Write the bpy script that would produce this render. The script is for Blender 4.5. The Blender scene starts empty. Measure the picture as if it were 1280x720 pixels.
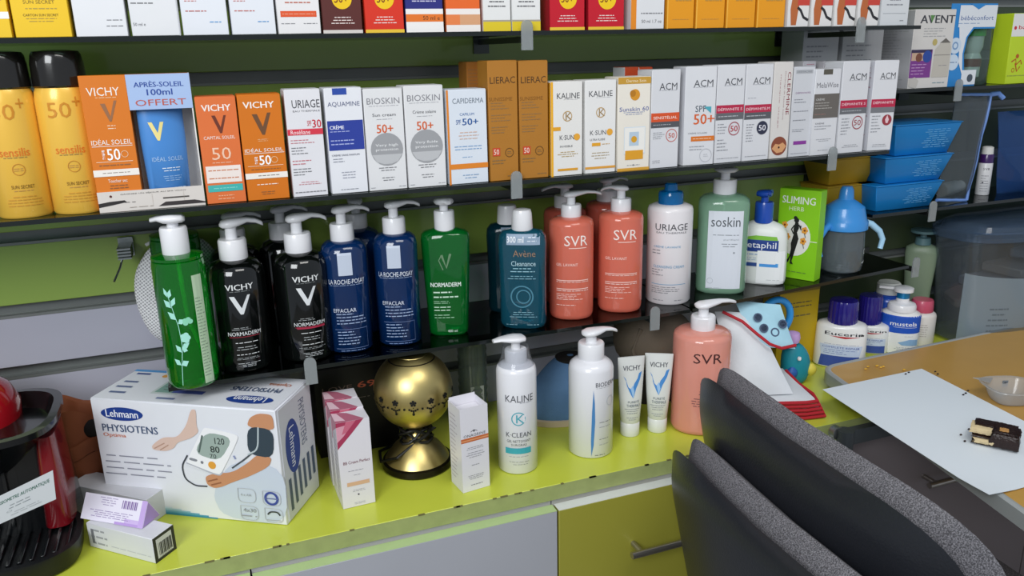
import bpy, bmesh, math, random
from mathutils import Vector, Matrix
from mathutils.geometry import tessellate_polygon
random.seed(7)
PI = math.pi
# ---------------- camera, world, lights, exposure ----------------
FPX = 1008.98
CAMLOC = Vector((0, -1.1, 1.34))
def _rot(a, b, c):
    ca, sa, cb, sb, cc, sc = math.cos(a), math.sin(a), math.cos(b), math.sin(b), math.cos(c), math.sin(c)
    fwd = Vector((sa*cb, ca*cb, -sb)); r = Vector((ca, -sa, 0)); d = fwd.cross(r)
    return r*cc+d*sc, d*cc-r*sc, fwd
CR, CD, CF = _rot(.359199, .285816, .0226553)
scene = bpy.context.scene
cd = bpy.data.cameras.new('camera'); cam = bpy.data.objects.new('camera', cd); scene.collection.objects.link(cam)
cd.sensor_width = 36; cd.lens = 36*FPX/1280; cd.clip_start = .02; cd.clip_end = 60
m4 = Matrix((CR, -CD, -CF)).transposed().to_4x4(); m4.translation = CAMLOC; cam.matrix_world = m4
scene.camera = cam
w = bpy.data.worlds.new('world'); scene.world = w; w.use_nodes = True
w.node_tree.nodes['Background'].inputs[0].default_value = (.80, .88, 1, 1)
w.node_tree.nodes['Background'].inputs[1].default_value = .42
def area(name, loc, target, size, sizey, power, col):
    l = bpy.data.lights.new(name, 'AREA'); l.shape = 'RECTANGLE'; l.size = size; l.size_y = sizey; l.energy = power; l.color = col
    o = bpy.data.objects.new(name, l); scene.collection.objects.link(o); o.location = loc
    o.rotation_euler = (Vector(target)-Vector(loc)).to_track_quat('-Z', 'Y').to_euler(); return o
area('shop_window_light', (-1.35, -2.2, 2.4), (.1, 0, .95), 1.3, 1.2, 54, (.95, .98, 1))
area('ceiling_light', (.6, -1.3, 2.75), (.5, -.3, .8), 1.2, .6, 15, (1, .98, .94))
vs = scene.view_settings; vs.view_transform = 'Standard'; vs.look = 'None'; vs.gamma = 1; vs.exposure = .05; vs.use_curve_mapping = False

# ---------------- helpers ----------------
def ray(x, y): return CR*((x-640)/FPX)+CD*((y-360)/FPX)+CF
def on(x, y, z): d = ray(x, y); return CAMLOC+d*((z-CAMLOC.z)/d.z)          # pixel ray meets the level z
def at(x, y, yy): d = ray(x, y); return CAMLOC+d*((yy-CAMLOC.y)/d.y)        # pixel ray meets the vertical plane yy
def depth(p): return CF.dot(Vector(p)-CAMLOC)
def ztop(x, y, py):
    lo, hi = 0, 2.2
    for _ in range(40):
        mid = (lo+hi)/2; v = Vector((x, y, mid))-CAMLOC
        if 360+FPX*CD.dot(v)/CF.dot(v) > py: lo = mid
        else: hi = mid
    return (lo+hi)/2
def lin(h):
    c = [int(h[i:i+2], 16)/255 for i in (0, 2, 4)]
    return tuple([x/12.92 if x <= .04045 else ((x+.055)/1.055)**2.4 for x in c])+(1,)
_m = {}
def mat(h, rough=.5, metal=0, trans=0, ior=1.45, coat=0, var=.0, scale=40, bump=0, bscale=300, sheen=0, kind=''):
    key = (h, rough, metal, trans, ior, coat, var, scale, bump, bscale, kind)
    if key in _m: return _m[key]
    m = bpy.data.materials.new('m_'+h+kind); m.use_nodes = True; nt = m.node_tree; b = nt.nodes['Principled BSDF']
    b.inputs['Base Color'].default_value = lin(h); b.inputs['Roughness'].default_value = rough; b.inputs['Metallic'].default_value = metal
    b.inputs['Transmission Weight'].default_value = trans; b.inputs['IOR'].default_value = ior; b.inputs['Coat Weight'].default_value = coat
    if var or bump:
        tc = nt.nodes.new('ShaderNodeTexCoord')
    if var:
        n = nt.nodes.new('ShaderNodeTexNoise'); n.inputs['Scale'].default_value = scale; n.inputs['Detail'].default_value = 5
        nt.links.new(tc.outputs['Object'], n.inputs['Vector'])
        mx = nt.nodes.new('ShaderNodeMix'); mx.data_type = 'RGBA'
        c = lin(h); mx.inputs[6].default_value = tuple(max(0, x*(1-var)) for x in c[:3])+(1,); mx.inputs[7].default_value = tuple(min(1, x*(1+var)) for x in c[:3])+(1,)
        nt.links.new(n.outputs['Fac'], mx.inputs[0]); nt.links.new(mx.outputs[2], b.inputs['Base Color'])
    if bump:
        n2 = nt.nodes.new('ShaderNodeTexNoise'); n2.inputs['Scale'].default_value = bscale
        nt.links.new(tc.outputs['Object'], n2.inputs['Vector'])
        bp = nt.nodes.new('ShaderNodeBump'); bp.inputs['Strength'].default_value = bump; bp.inputs['Distance'].default_value = .002
        nt.links.new(n2.outputs['Fac'], bp.inputs['Height']); nt.links.new(bp.outputs[0], b.inputs['Normal'])
    _m[key] = m; return m
def glass(h, gl=.9, rough=.02, milk=0, milkcol='FFFFFF'):      # clear sheet: tinted see-through plus a Fresnel reflection, optionally milky
    key = ('g', h, gl, rough, milk, milkcol)
    if key in _m: return _m[key]
    m = bpy.data.materials.new('glass_'+h); m.use_nodes = True; nt = m.node_tree; nt.nodes.clear()
    out = nt.nodes.new('ShaderNodeOutputMaterial'); tr = nt.nodes.new('ShaderNodeBsdfTransparent'); tr.inputs[0].default_value = lin(h)
    g = nt.nodes.new('ShaderNodeBsdfGlossy'); g.inputs['Roughness'].default_value = rough
    fr = nt.nodes.new('ShaderNodeFresnel'); ge = nt.nodes.new('ShaderNodeNewGeometry'); mr = nt.nodes.new('ShaderNodeMapRange'); mr.inputs['To Min'].default_value = 1.45; mr.inputs['To Max'].default_value = 1/1.45
    nt.links.new(ge.outputs['Backfacing'], mr.inputs['Value']); nt.links.new(mr.outputs[0], fr.inputs[0])
    mu = nt.nodes.new('ShaderNodeMath'); mu.operation = 'MULTIPLY'; mu.inputs[1].default_value = gl
    nt.links.new(fr.outputs[0], mu.inputs[0])
    mx = nt.nodes.new('ShaderNodeMixShader'); nt.links.new(mu.outputs[0], mx.inputs[0]); nt.links.new(g.outputs[0], mx.inputs[2])
    src = tr.outputs[0]
    if milk:
        df = nt.nodes.new('ShaderNodeBsdfDiffuse'); df.inputs[0].default_value = lin(milkcol)
        m2 = nt.nodes.new('ShaderNodeMixShader'); m2.inputs[0].default_value = milk
        nt.links.new(tr.outputs[0], m2.inputs[1]); nt.links.new(df.outputs[0], m2.inputs[2]); src = m2.outputs[0]
    nt.links.new(src, mx.inputs[1]); nt.links.new(mx.outputs[0], out.inputs[0])
    _m[key] = m; return m
def tag(o, label=None, cat=None, group=None, kind=None):
    if label: o['label'] = label
    if cat: o['category'] = cat
    if group: o['group'] = group
    if kind: o['kind'] = kind
    return o
def empty(name, loc, rz=0, label=None, cat=None, group=None, kind=None):
    o = bpy.data.objects.new(name, None); scene.collection.objects.link(o); o.location = loc; o.rotation_euler = (0, 0, rz)
    o.empty_display_size = .02
    return tag(o, label, cat, group, kind)
class MB:
    def __init__(s): s.v = []; s.f = []; s.fm = []; s.ms = []
    def mi(s, m):
        if m not in s.ms: s.ms.append(m)
        return s.ms.index(m)
    def add(s, vs, fs, m):
        k = len(s.v); i = s.mi(m); s.v += [tuple(v) for v in vs]
        for f in fs: s.f.append([j+k for j in f]); s.fm.append(i)
        return s
    def box(s, x0, x1, y0, y1, z0, z1, m, M=None):
        vs = [Vector((x, y, z)) for z in (z0, z1) for x, y in ((x0, y0), (x1, y0), (x1, y1), (x0, y1))]
        if M: vs = [M @ v for v in vs]
        return s.add(vs, [(3, 2, 1, 0), (4, 5, 6, 7), (0, 1, 5, 4), (1, 2, 6, 5), (2, 3, 7, 6), (3, 0, 4, 7)], m)
    def loft(s, rings, m, cap=True, M=None, closed=True):
        n = len(rings[0]); vs = [Vector(p) for r in rings for p in r]
        if M: vs = [M @ v for v in vs]
        fs = []
        for i in range(len(rings)-1):
            for j in range(n if closed else n-1):
                a, b = i*n+j, i*n+(j+1) % n; fs.append((a, b, b+n, a+n))
        if cap: fs.append(tuple(reversed(range(n)))); fs.append(tuple(range(len(vs)-n, len(vs))))
        return s.add(vs, fs, m)
    def lathe(s, prof, m, c=(0, 0, 0), seg=28, M=None, cap=True):
        return s.loft([[(c[0]+r*math.cos(2*PI*j/seg), c[1]+r*math.sin(2*PI*j/seg), c[2]+z) for j in range(seg)] for r, z in prof], m, cap, M)
    def tube(s, pts, r, m, seg=10, M=None):
        pts = [Vector(p) for p in pts]; rs = r if isinstance(r, (list, tuple)) else [r]*len(pts); rings = []; prev = None
        for i, p in enumerate(pts):
            t = (pts[min(i+1, len(pts)-1)]-pts[max(i-1, 0)]).normalized()
            u = t.cross(Vector((0, 0, 1))) if prev is None else prev-t*prev.dot(t)
            if u.length < 1e-4: u = t.cross(Vector((1, 0, 0)))
            u.normalize(); prev = u; q = t.cross(u)
            rings.append([p+u*math.cos(-2*PI*j/seg)*rs[i]+q*math.sin(-2*PI*j/seg)*rs[i] for j in range(seg)])
        return s.loft(rings, m, True, M)
    def build(s, name, parent=None, smooth=True, bevel=0, bseg=1, sub=0, ang=40):
        me = bpy.data.meshes.new(name); me.from_pydata(s.v, [], s.f)
        for m in s.ms: me.materials.append(m)
        me.polygons.foreach_set('material_index', s.fm)
        if bevel or sub:
            bm = bmesh.new(); bm.from_mesh(me); bmesh.ops.recalc_face_normals(bm, faces=bm.faces)
            if bevel: bmesh.ops.bevel(bm, geom=[e for e in bm.edges if len(e.link_faces) == 2 and e.calc_face_angle(0) > .5], offset=bevel, segments=bseg, affect='EDGES', profile=.5)
            bm.to_mesh(me); bm.free()
        else:
            bm = bmesh.new(); bm.from_mesh(me); bmesh.ops.recalc_face_normals(bm, faces=bm.faces); bm.to_mesh(me); bm.free()
        if smooth:
            me.polygons.foreach_set('use_smooth', [True]*len(me.polygons)); me.set_sharp_from_angle(angle=math.radians(ang))
        o = bpy.data.objects.new(name, me); scene.collection.objects.link(o)
        if parent is not None: o.parent = parent
        if sub: md = o.modifiers.new('s', 'SUBSURF'); md.levels = sub; md.render_levels = sub
        return o
def sring(a, b, n, z, seg=32, cx=0, cy=0):
    out = []
    for j in range(seg):
        t = 2*PI*j/seg; c, s_ = math.cos(t), math.sin(t)
        out.append((cx+a*math.copysign(abs(c)**(2/n), c), cy+b*math.copysign(abs(s_)**(2/n), s_), z))
    return out
# ---- flat print: 2D elements (metres) mapped on a face or a curved body ----
def soft(h):
    c = [int(h[i:i+2], 16) for i in (0, 2, 4)]
    return h if sum(c) > 380 else ''.join('%02X' % int(x*.72+175*.28) for x in c)
_t = {}
def text_tris(txt, bold):
    k = (txt, bold)
    if k in _t: return _t[k]
    c = bpy.data.curves.new('t', 'FONT'); c.body = txt; c.size = 1; c.fill_mode = 'FRONT'; c.resolution_u = 2
    o = bpy.data.objects.new('t', c); me = bpy.data.meshes.new_from_object(o)
    me.calc_loop_triangles(); vs = [(v.co.x, v.co.y) for v in me.vertices]; ts = [tuple(t.vertices) for t in me.loop_triangles]
    bpy.data.objects.remove(o); bpy.data.curves.remove(c); bpy.data.meshes.remove(me)
    x0, x1 = min(v[0] for v in vs), max(v[0] for v in vs); y0, y1 = min(v[1] for v in vs), max(v[1] for v in vs)
    vs = [((x-(x0+x1)/2)/(x1-x0), (y-(y0+y1)/2)/(y1-y0)) for x, y in vs]
    _t[k] = (vs, ts); return _t[k]
def ink(h, rough=.45, metal=0): return mat(h, rough, metal, kind='_ink')
def printing(parent, art, W, H, mapf, name='printing', step=None, x0=0, cut=None, vcuts=()):
    """art in fractions of W, H (x from x0); mapf(u, v, lift)->3D"""
    mb = MB(); lay = 0
    rnd = random.Random(len(art)*7+3)
    bm = bmesh.new()
    def emit(vs, ts, col, lift):
        m = col if not isinstance(col, str) else ink(col)
        i = mb.mi(m); bv = [bm.verts.new((x, y, lift)) for x, y in vs]
        for t in ts:
            try: f = bm.faces.new([bv[k] for k in t]); f.material_index = i
            except ValueError: pass
    for e in art:
        lay += 1; lf = .00018+lay*.00004; k = e[0]
        if k == 'R':
            a, b, c, d = (e[1]-x0)*W, e[2]*H, (e[3]-x0)*W, e[4]*H
            emit([(a, b), (c, b), (c, d), (a, d)], [(0, 1, 2, 3)], e[5], lf)
        elif k in ('T', 'V'):
            vs, ts = text_tris(e[1], 0); heavy = len(e) > 7 and e[7] >= .02; dxx = .0 if not heavy else .06*e[4]/max(2, len(e[1]))
            if k == 'V': vs = [(y, -x) for x, y in vs]       # reads downwards
            for dd in ((-dxx/2, dxx/2) if heavy else (0,)): emit([((e[2]-x0+x*e[4]+(dd if k == 'T' else 0))*W, (e[3]+y*e[5])*H) for x, y in vs], ts, e[6], lf+(dd > 0)*.00001)
        elif k == 'L':
            n, col = e[5], soft(e[6]); al = e[7] if len(e) > 7 else 'c'
            hh = (e[4]-e[2])/max(n, 1)
            for i in range(n):
                tot = (e[3]-e[1])*(rnd.uniform(.55, 1) if n > 1 else 1); xs = e[1] if al == 'l' else (e[1]+e[3]-tot)/2; y = e[4]-hh*(i+.5)
                x = xs
                while x < xs+tot-.005:
                    wd = min(rnd.uniform(.04, .14), xs+tot-x)
                    emit([((x-x0)*W, (y-hh*.14)*H), ((x+wd-x0)*W, (y-hh*.14)*H), ((x+wd-x0)*W, (y+hh*.14)*H), ((x-x0)*W, (y+hh*.14)*H)], [(0, 1, 2, 3)], col, lf)
                    x += wd+.02
        elif k == 'C':
            r = e[3]*W; cx, cy = (e[1]-x0)*W, e[2]*H; n = 24; ry = r*(e[6] if len(e) > 6 else 1)
            if len(e) > 5 and e[5]:
                ri = e[5]/1.0; vs = [(cx+r*q*math.cos(2*PI*j/n), cy+ry*q*math.sin(2*PI*j/n)) for q in (ri, 1) for j in range(n)]
                emit(vs, [(j, (j+1) % n, n+(j+1) % n, n+j) for j in range(n)], e[4], lf)
            else: emit([(cx+r*math.cos(2*PI*j/n), cy+ry*math.sin(2*PI*j/n)) for j in range(n)], [tuple(range(n))], e[4], lf)
        elif k == 'P':
            vs = [((x-x0)*W, y*H) for x, y in e[1]]
            emit(vs, tessellate_polygon([[Vector((x, y, 0)) for x, y in vs]]), e[2], lf)
        elif k == 'S':     # stroke: polyline, width (fraction of W), colour
            pts = [Vector(((x-x0)*W, y*H)) for x, y in e[1]]; hw = e[2]*W/2
            L, Rr = [], []
            for i, p in enumerate(pts):
                t = (pts[min(i+1, len(pts)-1)]-pts[max(i-1, 0)]).normalized(); nn = Vector((-t.y, t.x)); L.append(p+nn*hw); Rr.append(p-nn*hw)
            n = len(pts); emit([tuple(p) for p in L+Rr], [(j, j+1, n+j+1, n+j) for j in range(n-1)], e[3], lf)
    if step:
        xs = [v.co.x for v in bm.verts]; x = math.floor(min(xs)/step)*step
        while x < max(xs):
            bmesh.ops.bisect_plane(bm, geom=bm.verts[:]+bm.edges[:]+bm.faces[:], plane_co=(x, 0, 0), plane_no=(1, 0, 0)); x += step
        if cut:
            for s_ in (-1, 1):
                bmesh.ops.bisect_plane(bm, geom=bm.verts[:]+bm.edges[:]+bm.faces[:], plane_co=(s_*cut, 0, 0), plane_no=(s_, 0, 0), clear_outer=True)
        for yc in vcuts: bmesh.ops.bisect_plane(bm, geom=bm.verts[:]+bm.edges[:]+bm.faces[:], plane_co=(0, yc, 0), plane_no=(0, 1, 0))
    for v in bm.verts: v.co = mapf(v.co.x, v.co.y, v.co.z)
    me = bpy.data.meshes.new(name); bm.to_mesh(me); bm.free()
    for m in mb.ms: me.materials.append(m)
    o = bpy.data.objects.new(name, me); scene.collection.objects.link(o); o.parent = parent
    return o
# ---- cartons ----
def carton(name, label, group, x0, x1, y, z, H, D, col, art=None, side=None, sidecol=None, yaw=0, rough=.45, cat='box', topcol=None, lean=0):
    """front face from x0 to x1 at depth y, standing on z; side = art of its left face"""
    W = x1-x0; t = empty(name, ((x0+x1)/2, y, z), math.radians(yaw), label, cat, group)
    if lean: t.rotation_euler = (math.radians(lean), 0, math.radians(yaw))
    mm = mat(col, rough, var=.04, scale=25); mb = MB(); mb.box(-W/2, W/2, 0, D, .0003, H, mm)
    if sidecol: mb.fm[5] = mb.mi(mat(sidecol, rough))
    mb.build('carton', t, bevel=.0006)
    MB().box(-W/2+.0008, W/2-.0008, .0005, D-.001, H+.0001, H+.0007, mat(topcol or col, rough)).build('lid_flap', t)
    if art: printing(t, art, W, H, lambda u, v, l: (u-W/2, -l, v), 'front_print')
    if side: printing(t, side, D, H, lambda u, v, l: (-W/2-l, D-u, v), 'side_print')
    return t
# ---- bottles ----
def stand(px, py, z, wpx, asp=1):
    p = on(px, py, z); r = wpx*depth(p)/FPX/2; d = Vector((p.x-CAMLOC.x, p.y-CAMLOC.y, 0)).normalized()
    return p+d*r*asp, r
STD = [(0, .86), (.012, .97), (.04, 1), (.86, 1), (.92, .95), (.965, .8), (1, .45)]
def bottle(name, label, group, px, py, wpx, neck_py, z, m, secs=STD, n=2, asp=1, art=None, face=0, cat='bottle', bodyname='bottle_body', lean=0, sh=None, xy=None):
    c, a = stand(px, py, z, wpx, asp)
    if xy: c = Vector((xy[0], xy[1], z)); a = xy[2]
    H = ztop(c.x, c.y, neck_py)-z if neck_py > 0 else -neck_py; b = a*asp
    th = -math.atan2(c.x-CAMLOC.x, c.y-CAMLOC.y)+math.radians(face)
    t = empty(name, c, th, label, cat, group)
    if lean: t.rotation_euler = (0, math.radians(lean), th)
    S = []
    for q in secs:
        zz, r = q[0], q[1]; rb = q[2] if len(q) > 2 else r; S.append((zz*H, a*r, b*rb, n if zz < .93 else (n+2)/2 if zz < .99 else 2))
    MB().loft([sring(q[1], q[2], q[3], q[0]+.0004, 36) for q in S], m).build(bodyname, t, ang=50)
    def mp(u, v, l):
        v = max(0, min(H, v))
        for i in range(len(S)-1):
            if S[i][0] <= v <= S[i+1][0]: break
        k = (v-S[i][0])/max(1e-6, S[i+1][0]-S[i][0]); aa = S[i][1]*(1-k)+S[i+1][1]*k; bb = S[i][2]*(1-k)+S[i+1][2]*k; nn = S[i][3]*(1-k)+S[i+1][3]*k
        aa += l+.0002; bb += l+.0002
        x = math.sin(max(-1.45, min(1.45, u/aa))) if nn < 2.6 else max(-.98, min(.98, u/aa)); return (aa*x, -bb*(1-abs(x)**nn)**(1/nn), v)
    if art: printing(t, art, 2*a, H, mp, 'label_print', step=a*.2, x0=0, cut=a*1.45 if n < 2.6 else a*.96, vcuts=[q[0] for q in S[1:-1]])
    return t, a, b, H
def pump(t, z, r, h, ang, m, style='arc', L=None, collar_h=.5, ribs=True):
    """t at the neck height z; collar radius r, total height h, spout towards ang (degrees, local to the photo's x axis)"""
    ch = h*collar_h; L = L or r*3
    mb = MB(); seg = 48 if ribs else 28
    rings = []
    for rr, zz in ((r*.98, -.001), (r, .001), (r, ch*.92), (r*.93, ch), (r*.5, ch+.0002)):
        rings.append([((rr*(1-.03*(j % 2)) if ribs and rr > r*.96 else rr)*math.cos(2*PI*j/seg), rr*math.sin(2*PI*j/seg), z+zz) for j in range(seg)])
    mb.loft(rings, m).build('collar', t, ang=35)
    st = MB(); st.lathe([(r*.42, ch), (r*.40, h*.82)], m, (0, 0, z), 20).build('pump_stem', t)
    a = math.radians(ang)-t.rotation_euler.z; dx, dy = math.cos(a), math.sin(a); nx, ny = -dy, dx
    rings = []
    if style == 'arc':   # (along, half width, bottom, top)
        prof = [(-r*.75, r*.12, h*.82, h*.88), (-r*.6, r*.5, h*.78, h*.95), (-r*.1, r*.72, h*.76, h), (r*.5, r*.6, h*.79, h), (L*.5, r*.38, h*.86, h*.99), (L*.78, r*.28, h*.82, h*.94), (L*.95, r*.22, h*.75, h*.87), (L, r*.12, h*.73, h*.83)]
    elif style == 'wide':
        prof = [(-r*.9, r*.3, h*.80, h*.92), (-r*.7, r*.8, h*.78, h*.97), (0, r*.95, h*.76, h), (r*.6, r*.8, h*.78, h), (L*.7, r*.5, h*.84, h*.98), (L, r*.3, h*.82, h*.93)]
    else:               # block: square actuator
        prof = [(-r*.95, r*.5, h*.62, h*.93), (-r*.8, r*.8, h*.60, h), (r*.5, r*.8, h*.60, h), (r*.9, r*.6, h*.66, h*.98), (L, r*.4, h*.86, h*.95)]
    for al, hw, zb, zt in prof:
        rr = []
        for j in range(12):
            q = 2*PI*j/12; c_, s_ = math.cos(q), math.sin(q); ww = hw*math.copysign(abs(c_)**.8, c_); vv = (zb+zt)/2+(zt-zb)/2*math.copysign(abs(s_)**.8, s_)
            rr.append((dx*al+nx*ww, dy*al+ny*ww, z+vv))
        rings.append(rr)
    MB().loft(rings, m).build('spout', t, ang=60)
def cap(t, z, prof, m, name='cap', ribs=0):
    seg = 48
    MB().loft([[(r*(1-(ribs*(j % 2)))*math.cos(2*PI*j/seg), r*(1-(ribs*(j % 2)))*math.sin(2*PI*j/seg), z+zz) for j in range(seg)] for r, zz in prof], m).build(name, t, ang=35)
# ---------------- setting ----------------
Z1, Z2, Z3, ZC, ZT = 1.3664, 1.1574, .9176, .72, .755
RB = .07
ZAV, ZTB = 1.2558, 1.0253
WY = .20; YF = -.12
LIME = mat('C6CF46', .28, var=.05, scale=6, coat=.2, bump=.05, bscale=40)
fl = MB(); fl.box(-2.2, 3.2, -3.2, WY+.02, -.05, -.012, mat('55534F', .6)); o = fl.build('floor'); tag(o, kind='structure')
k = 0
tile = None
for i in range(9):
    for j in range(6):
        if tile is None:
            tile = MB().box(-.298, .298, -.298, .298, -.012, 0, mat('8B8680', .35, var=.15, scale=8)).build('tile', o, bevel=.002)
            tl = tile
        else:
            tl = tile.copy(); scene.collection.objects.link(tl); tl.parent = o
        tl.location = (-1.9+i*.6, -2.88+j*.6+.02, 0)
wall = empty('wall_back', (0, WY, 0), kind='structure')
MB().box(-2.2, 3.2, .03, .08, 0, 2.6, mat('3A3D3A', .6)).build('backing_board', wall)
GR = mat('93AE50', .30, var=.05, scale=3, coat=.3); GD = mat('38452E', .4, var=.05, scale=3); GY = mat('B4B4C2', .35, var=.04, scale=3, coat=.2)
al = mat('7E8280', .4, metal=.3, var=.1, scale=20)
grooves = [.31, .41, .51, .61, .705, .80, .8995, .993, 1.0995, 1.205, 1.31, 1.415, 1.52, 1.62, 1.72, 1.82, 1.92, 2.02]
for g0, g1 in zip(grooves, grooves[1:]):
    MB().box(-2.2, 1.118, 0, .03, g0+.0095, g1-.0095, GR if g0 > .98 else GY).build('slat', wall, bevel=.001)
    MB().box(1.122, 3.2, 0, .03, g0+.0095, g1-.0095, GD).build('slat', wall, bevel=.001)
for g in grooves:
    MB().box(-2.2, 3.2, .018, .03, g-.0095, g+.0095, al).box(-2.2, 3.2, .004, .018, g-.0092, g-.0078, al).box(-2.2, 3.2, -.0006, .004, g-.0098, g-.0058, al).build('aluminium_rail', wall)
# glass shelves
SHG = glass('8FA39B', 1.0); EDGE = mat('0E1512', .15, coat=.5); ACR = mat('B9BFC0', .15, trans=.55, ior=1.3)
def bracket(sh, x, y, zt, z):
    """clear clip gripping the shelf front with an arm back to the slat wall (local to the shelf)"""
    w_ = .0085
    rings = []
    b = MB(); pts = [(-w_, -.026), (w_, -.026), (w_, .006)]+[(w_*math.cos(q), .006+w_*math.sin(q)) for q in (.5, 1.0, 1.57, 2.1, 2.6)]+[(-w_, .006)]
    for yy in (-.0035, -.0005): rings.append([(x+px_, y+yy, zt+pz) for px_, pz in pts])
    b.loft(rings, ACR); b.build('bracket_clip', sh)
    MB().box(x-.004, x+.004, y, WY-.001, zt-.016, zt-.0075, mat('4A4E4D', .3, metal=.8)).box(x-.013, x+.013, WY-.004, WY-.0012, zt-.03, zt+.004, mat('4A4E4D', .3, metal=.8)).build('bracket_arm', sh)
def shelf(label, P0, P1, z, bx, th=.006, dz=0, back=.196, tint=SHG):
    """front edge from P0 to P1 (x, y); local frame = world"""
    t = empty('glass_shelf', (0, 0, 0), 0, label, 'shelf', 'glass shelves on the slat wall')
    d = (P1[1]-P0[1])
    vs = [(P0[0], P0[1]+.0008, z-th), (P1[0], P1[1]+.0008, z-th), (P1[0], back, z-th), (P0[0], back, z-th), (P0[0], P0[1]+.0008, z), (P1[0], P1[1]+.0008, z), (P1[0], back, z), (P0[0], back, z)]
    MB().add(vs, [(3, 2, 1, 0), (4, 5, 6, 7), (1, 2, 6, 5), (2, 3, 7, 6), (3, 0, 4, 7), (0, 1, 5, 4)], tint).build('glass_pane', t, smooth=False)
    MB().add([(P0[0], P0[1], z-th), (P1[0], P1[1], z-th), (P1[0], P1[1]+.0008, z-th), (P0[0], P0[1]+.0008, z-th), (P0[0], P0[1], z), (P1[0], P1[1], z), (P1[0], P1[1]+.0008, z), (P0[0], P0[1]+.0008, z)],
             [(3, 2, 1, 0), (4, 5, 6, 7), (0, 1, 5, 4), (1, 2, 6, 5), (2, 3, 7, 6), (3, 0, 4, 7)], EDGE).build('dark_edge', t, smooth=False)
    for x in bx: bracket(t, x, P0[1]+d*(x-P0[0])/(P1[0]-P0[0]), z, z)
    return t
shelf('top glass shelf with dark edge under the yellow, white and red cartons', (-.75, 0), (1.168, 0), Z1, [at(658, 45, 0).x, at(1075, 36, 0).x, -.45])
shelf('second glass shelf from the top, carrying spray cans and the long row of boxes', (-.75, 0), (1.128, 0), Z2, [at(645, 228, 0).x, at(1040, 192, 0).x, -.45])
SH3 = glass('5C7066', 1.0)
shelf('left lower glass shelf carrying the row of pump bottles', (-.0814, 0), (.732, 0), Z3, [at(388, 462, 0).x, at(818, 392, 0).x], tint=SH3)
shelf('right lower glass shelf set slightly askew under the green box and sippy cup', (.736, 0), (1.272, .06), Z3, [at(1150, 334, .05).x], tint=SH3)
shelf('upper right glass shelf under the baby bottle packs', (1.0, RB), (1.85, RB), ZAV, [at(1197, 112, RB).x])
shelf('middle right glass shelf under the stacked blue tubs', (1.176, RB), (1.88, RB), ZTB, [at(1165, 262, RB).x])
# counter top and cabinets
ct = empty('counter_top', (0, 0, ZC), 0, 'lime green laminate counter top with worn olive front edge', 'counter')
MB().box(-1.2, 2.1, YF, WY-.001, -.024, 0, LIME).build('laminate_top', ct, bevel=.0008)
MB().box(-1.2, 2.1, YF-.0012, YF-.0001, -.0245, -.0006, mat('9CA668', .6, var=.2, scale=60)).build('edge_band', ct)
rnd = random.Random(3)
ch = MB()
for i in range(34):
    x = rnd.uniform(-.3, .8); l = rnd.uniform(.003, .012); ch.box(x, x+l, YF-.0018, YF+rnd.uniform(.0003, .0012), -.0012, .00012, mat('6F6B3E', .8))
tag(ch.build('chipped_edge', ct), kind='stuff')
xs = [-1.19, -.612, -.0075, .4245, .93, 1.45, 2.09]
cols = ['A9ABB2', 'A9ABB2', 'A9ABB2', '9C983A', '7B7274', '7B7274']
tops = ['B6CD92', 'B6CD92', 'B6CD92', 'DDE0DC', '9AAE5A', '9AAE5A']
lbl = ['grey fronted base cabinet at the far left end of the counter', 'grey fronted base cabinet under the coffee machine and blood pressure box', 'grey fronted base cabinet with pale green top edge, below the brass lamp',
       'olive green base cabinet with white top edge and bar handle', 'dark base cabinet seen between the chair backs and the table', 'dark base cabinet at the far right under the table']
for i in range(6):
    a, b = xs[i], xs[i+1]; t = empty('base_cabinet', ((a+b)/2, 0, 0), 0, lbl[i], 'cabinet', 'base cabinets under the lime counter'); hw = (b-a)/2
    MB().box(-hw+.001, hw-.001, YF+.004, WY-.002, .08, ZC-.0255, mat('C9C9C4', .5)).box(-hw+.001, hw-.001, YF+.05, WY-.01, .0, .08, mat('3A3A38', .5)).build('carcass', t)
    dz = -.004 if i in (1,) else -.0065
    dr = MB().box(-hw+.0015, hw-.0015, YF-.021, YF-.002, .1, ZC-.025+dz, mat(cols[i], .38, var=.04, scale=8)).build('door', t, bevel=.0006)
    MB().box(-hw+.0015, hw-.0015, YF-.0208, YF-.0022, ZC-.025+dz, ZC-.0242+dz, mat(tops[i], .5, var=.08, scale=50)).build('edge_strip', dr)
    if i >= 3:
        p0 = at(790, 695, YF-.05); p1 = at(880, 677, YF-.05)
        if i == 3: xa, xb, zz = p0.x-(a+b)/2, p0.x-(a+b)/2+.19, p0.z
        else: xa, xb, zz = -.06, .12, .585
        h = MB(); ms = mat('B5B0A8', .28, metal=.9)
        h.tube([(xa, YF-.05, zz), (xb, YF-.05, zz)], .0055, ms, 12)
        for q in (.018, xb-xa-.018): h.tube([(xa+q, YF-.05, zz), (xa+q, YF-.0205, zz)], .0045, ms, 10)
        h.build('bar_handle', dr)
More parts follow.
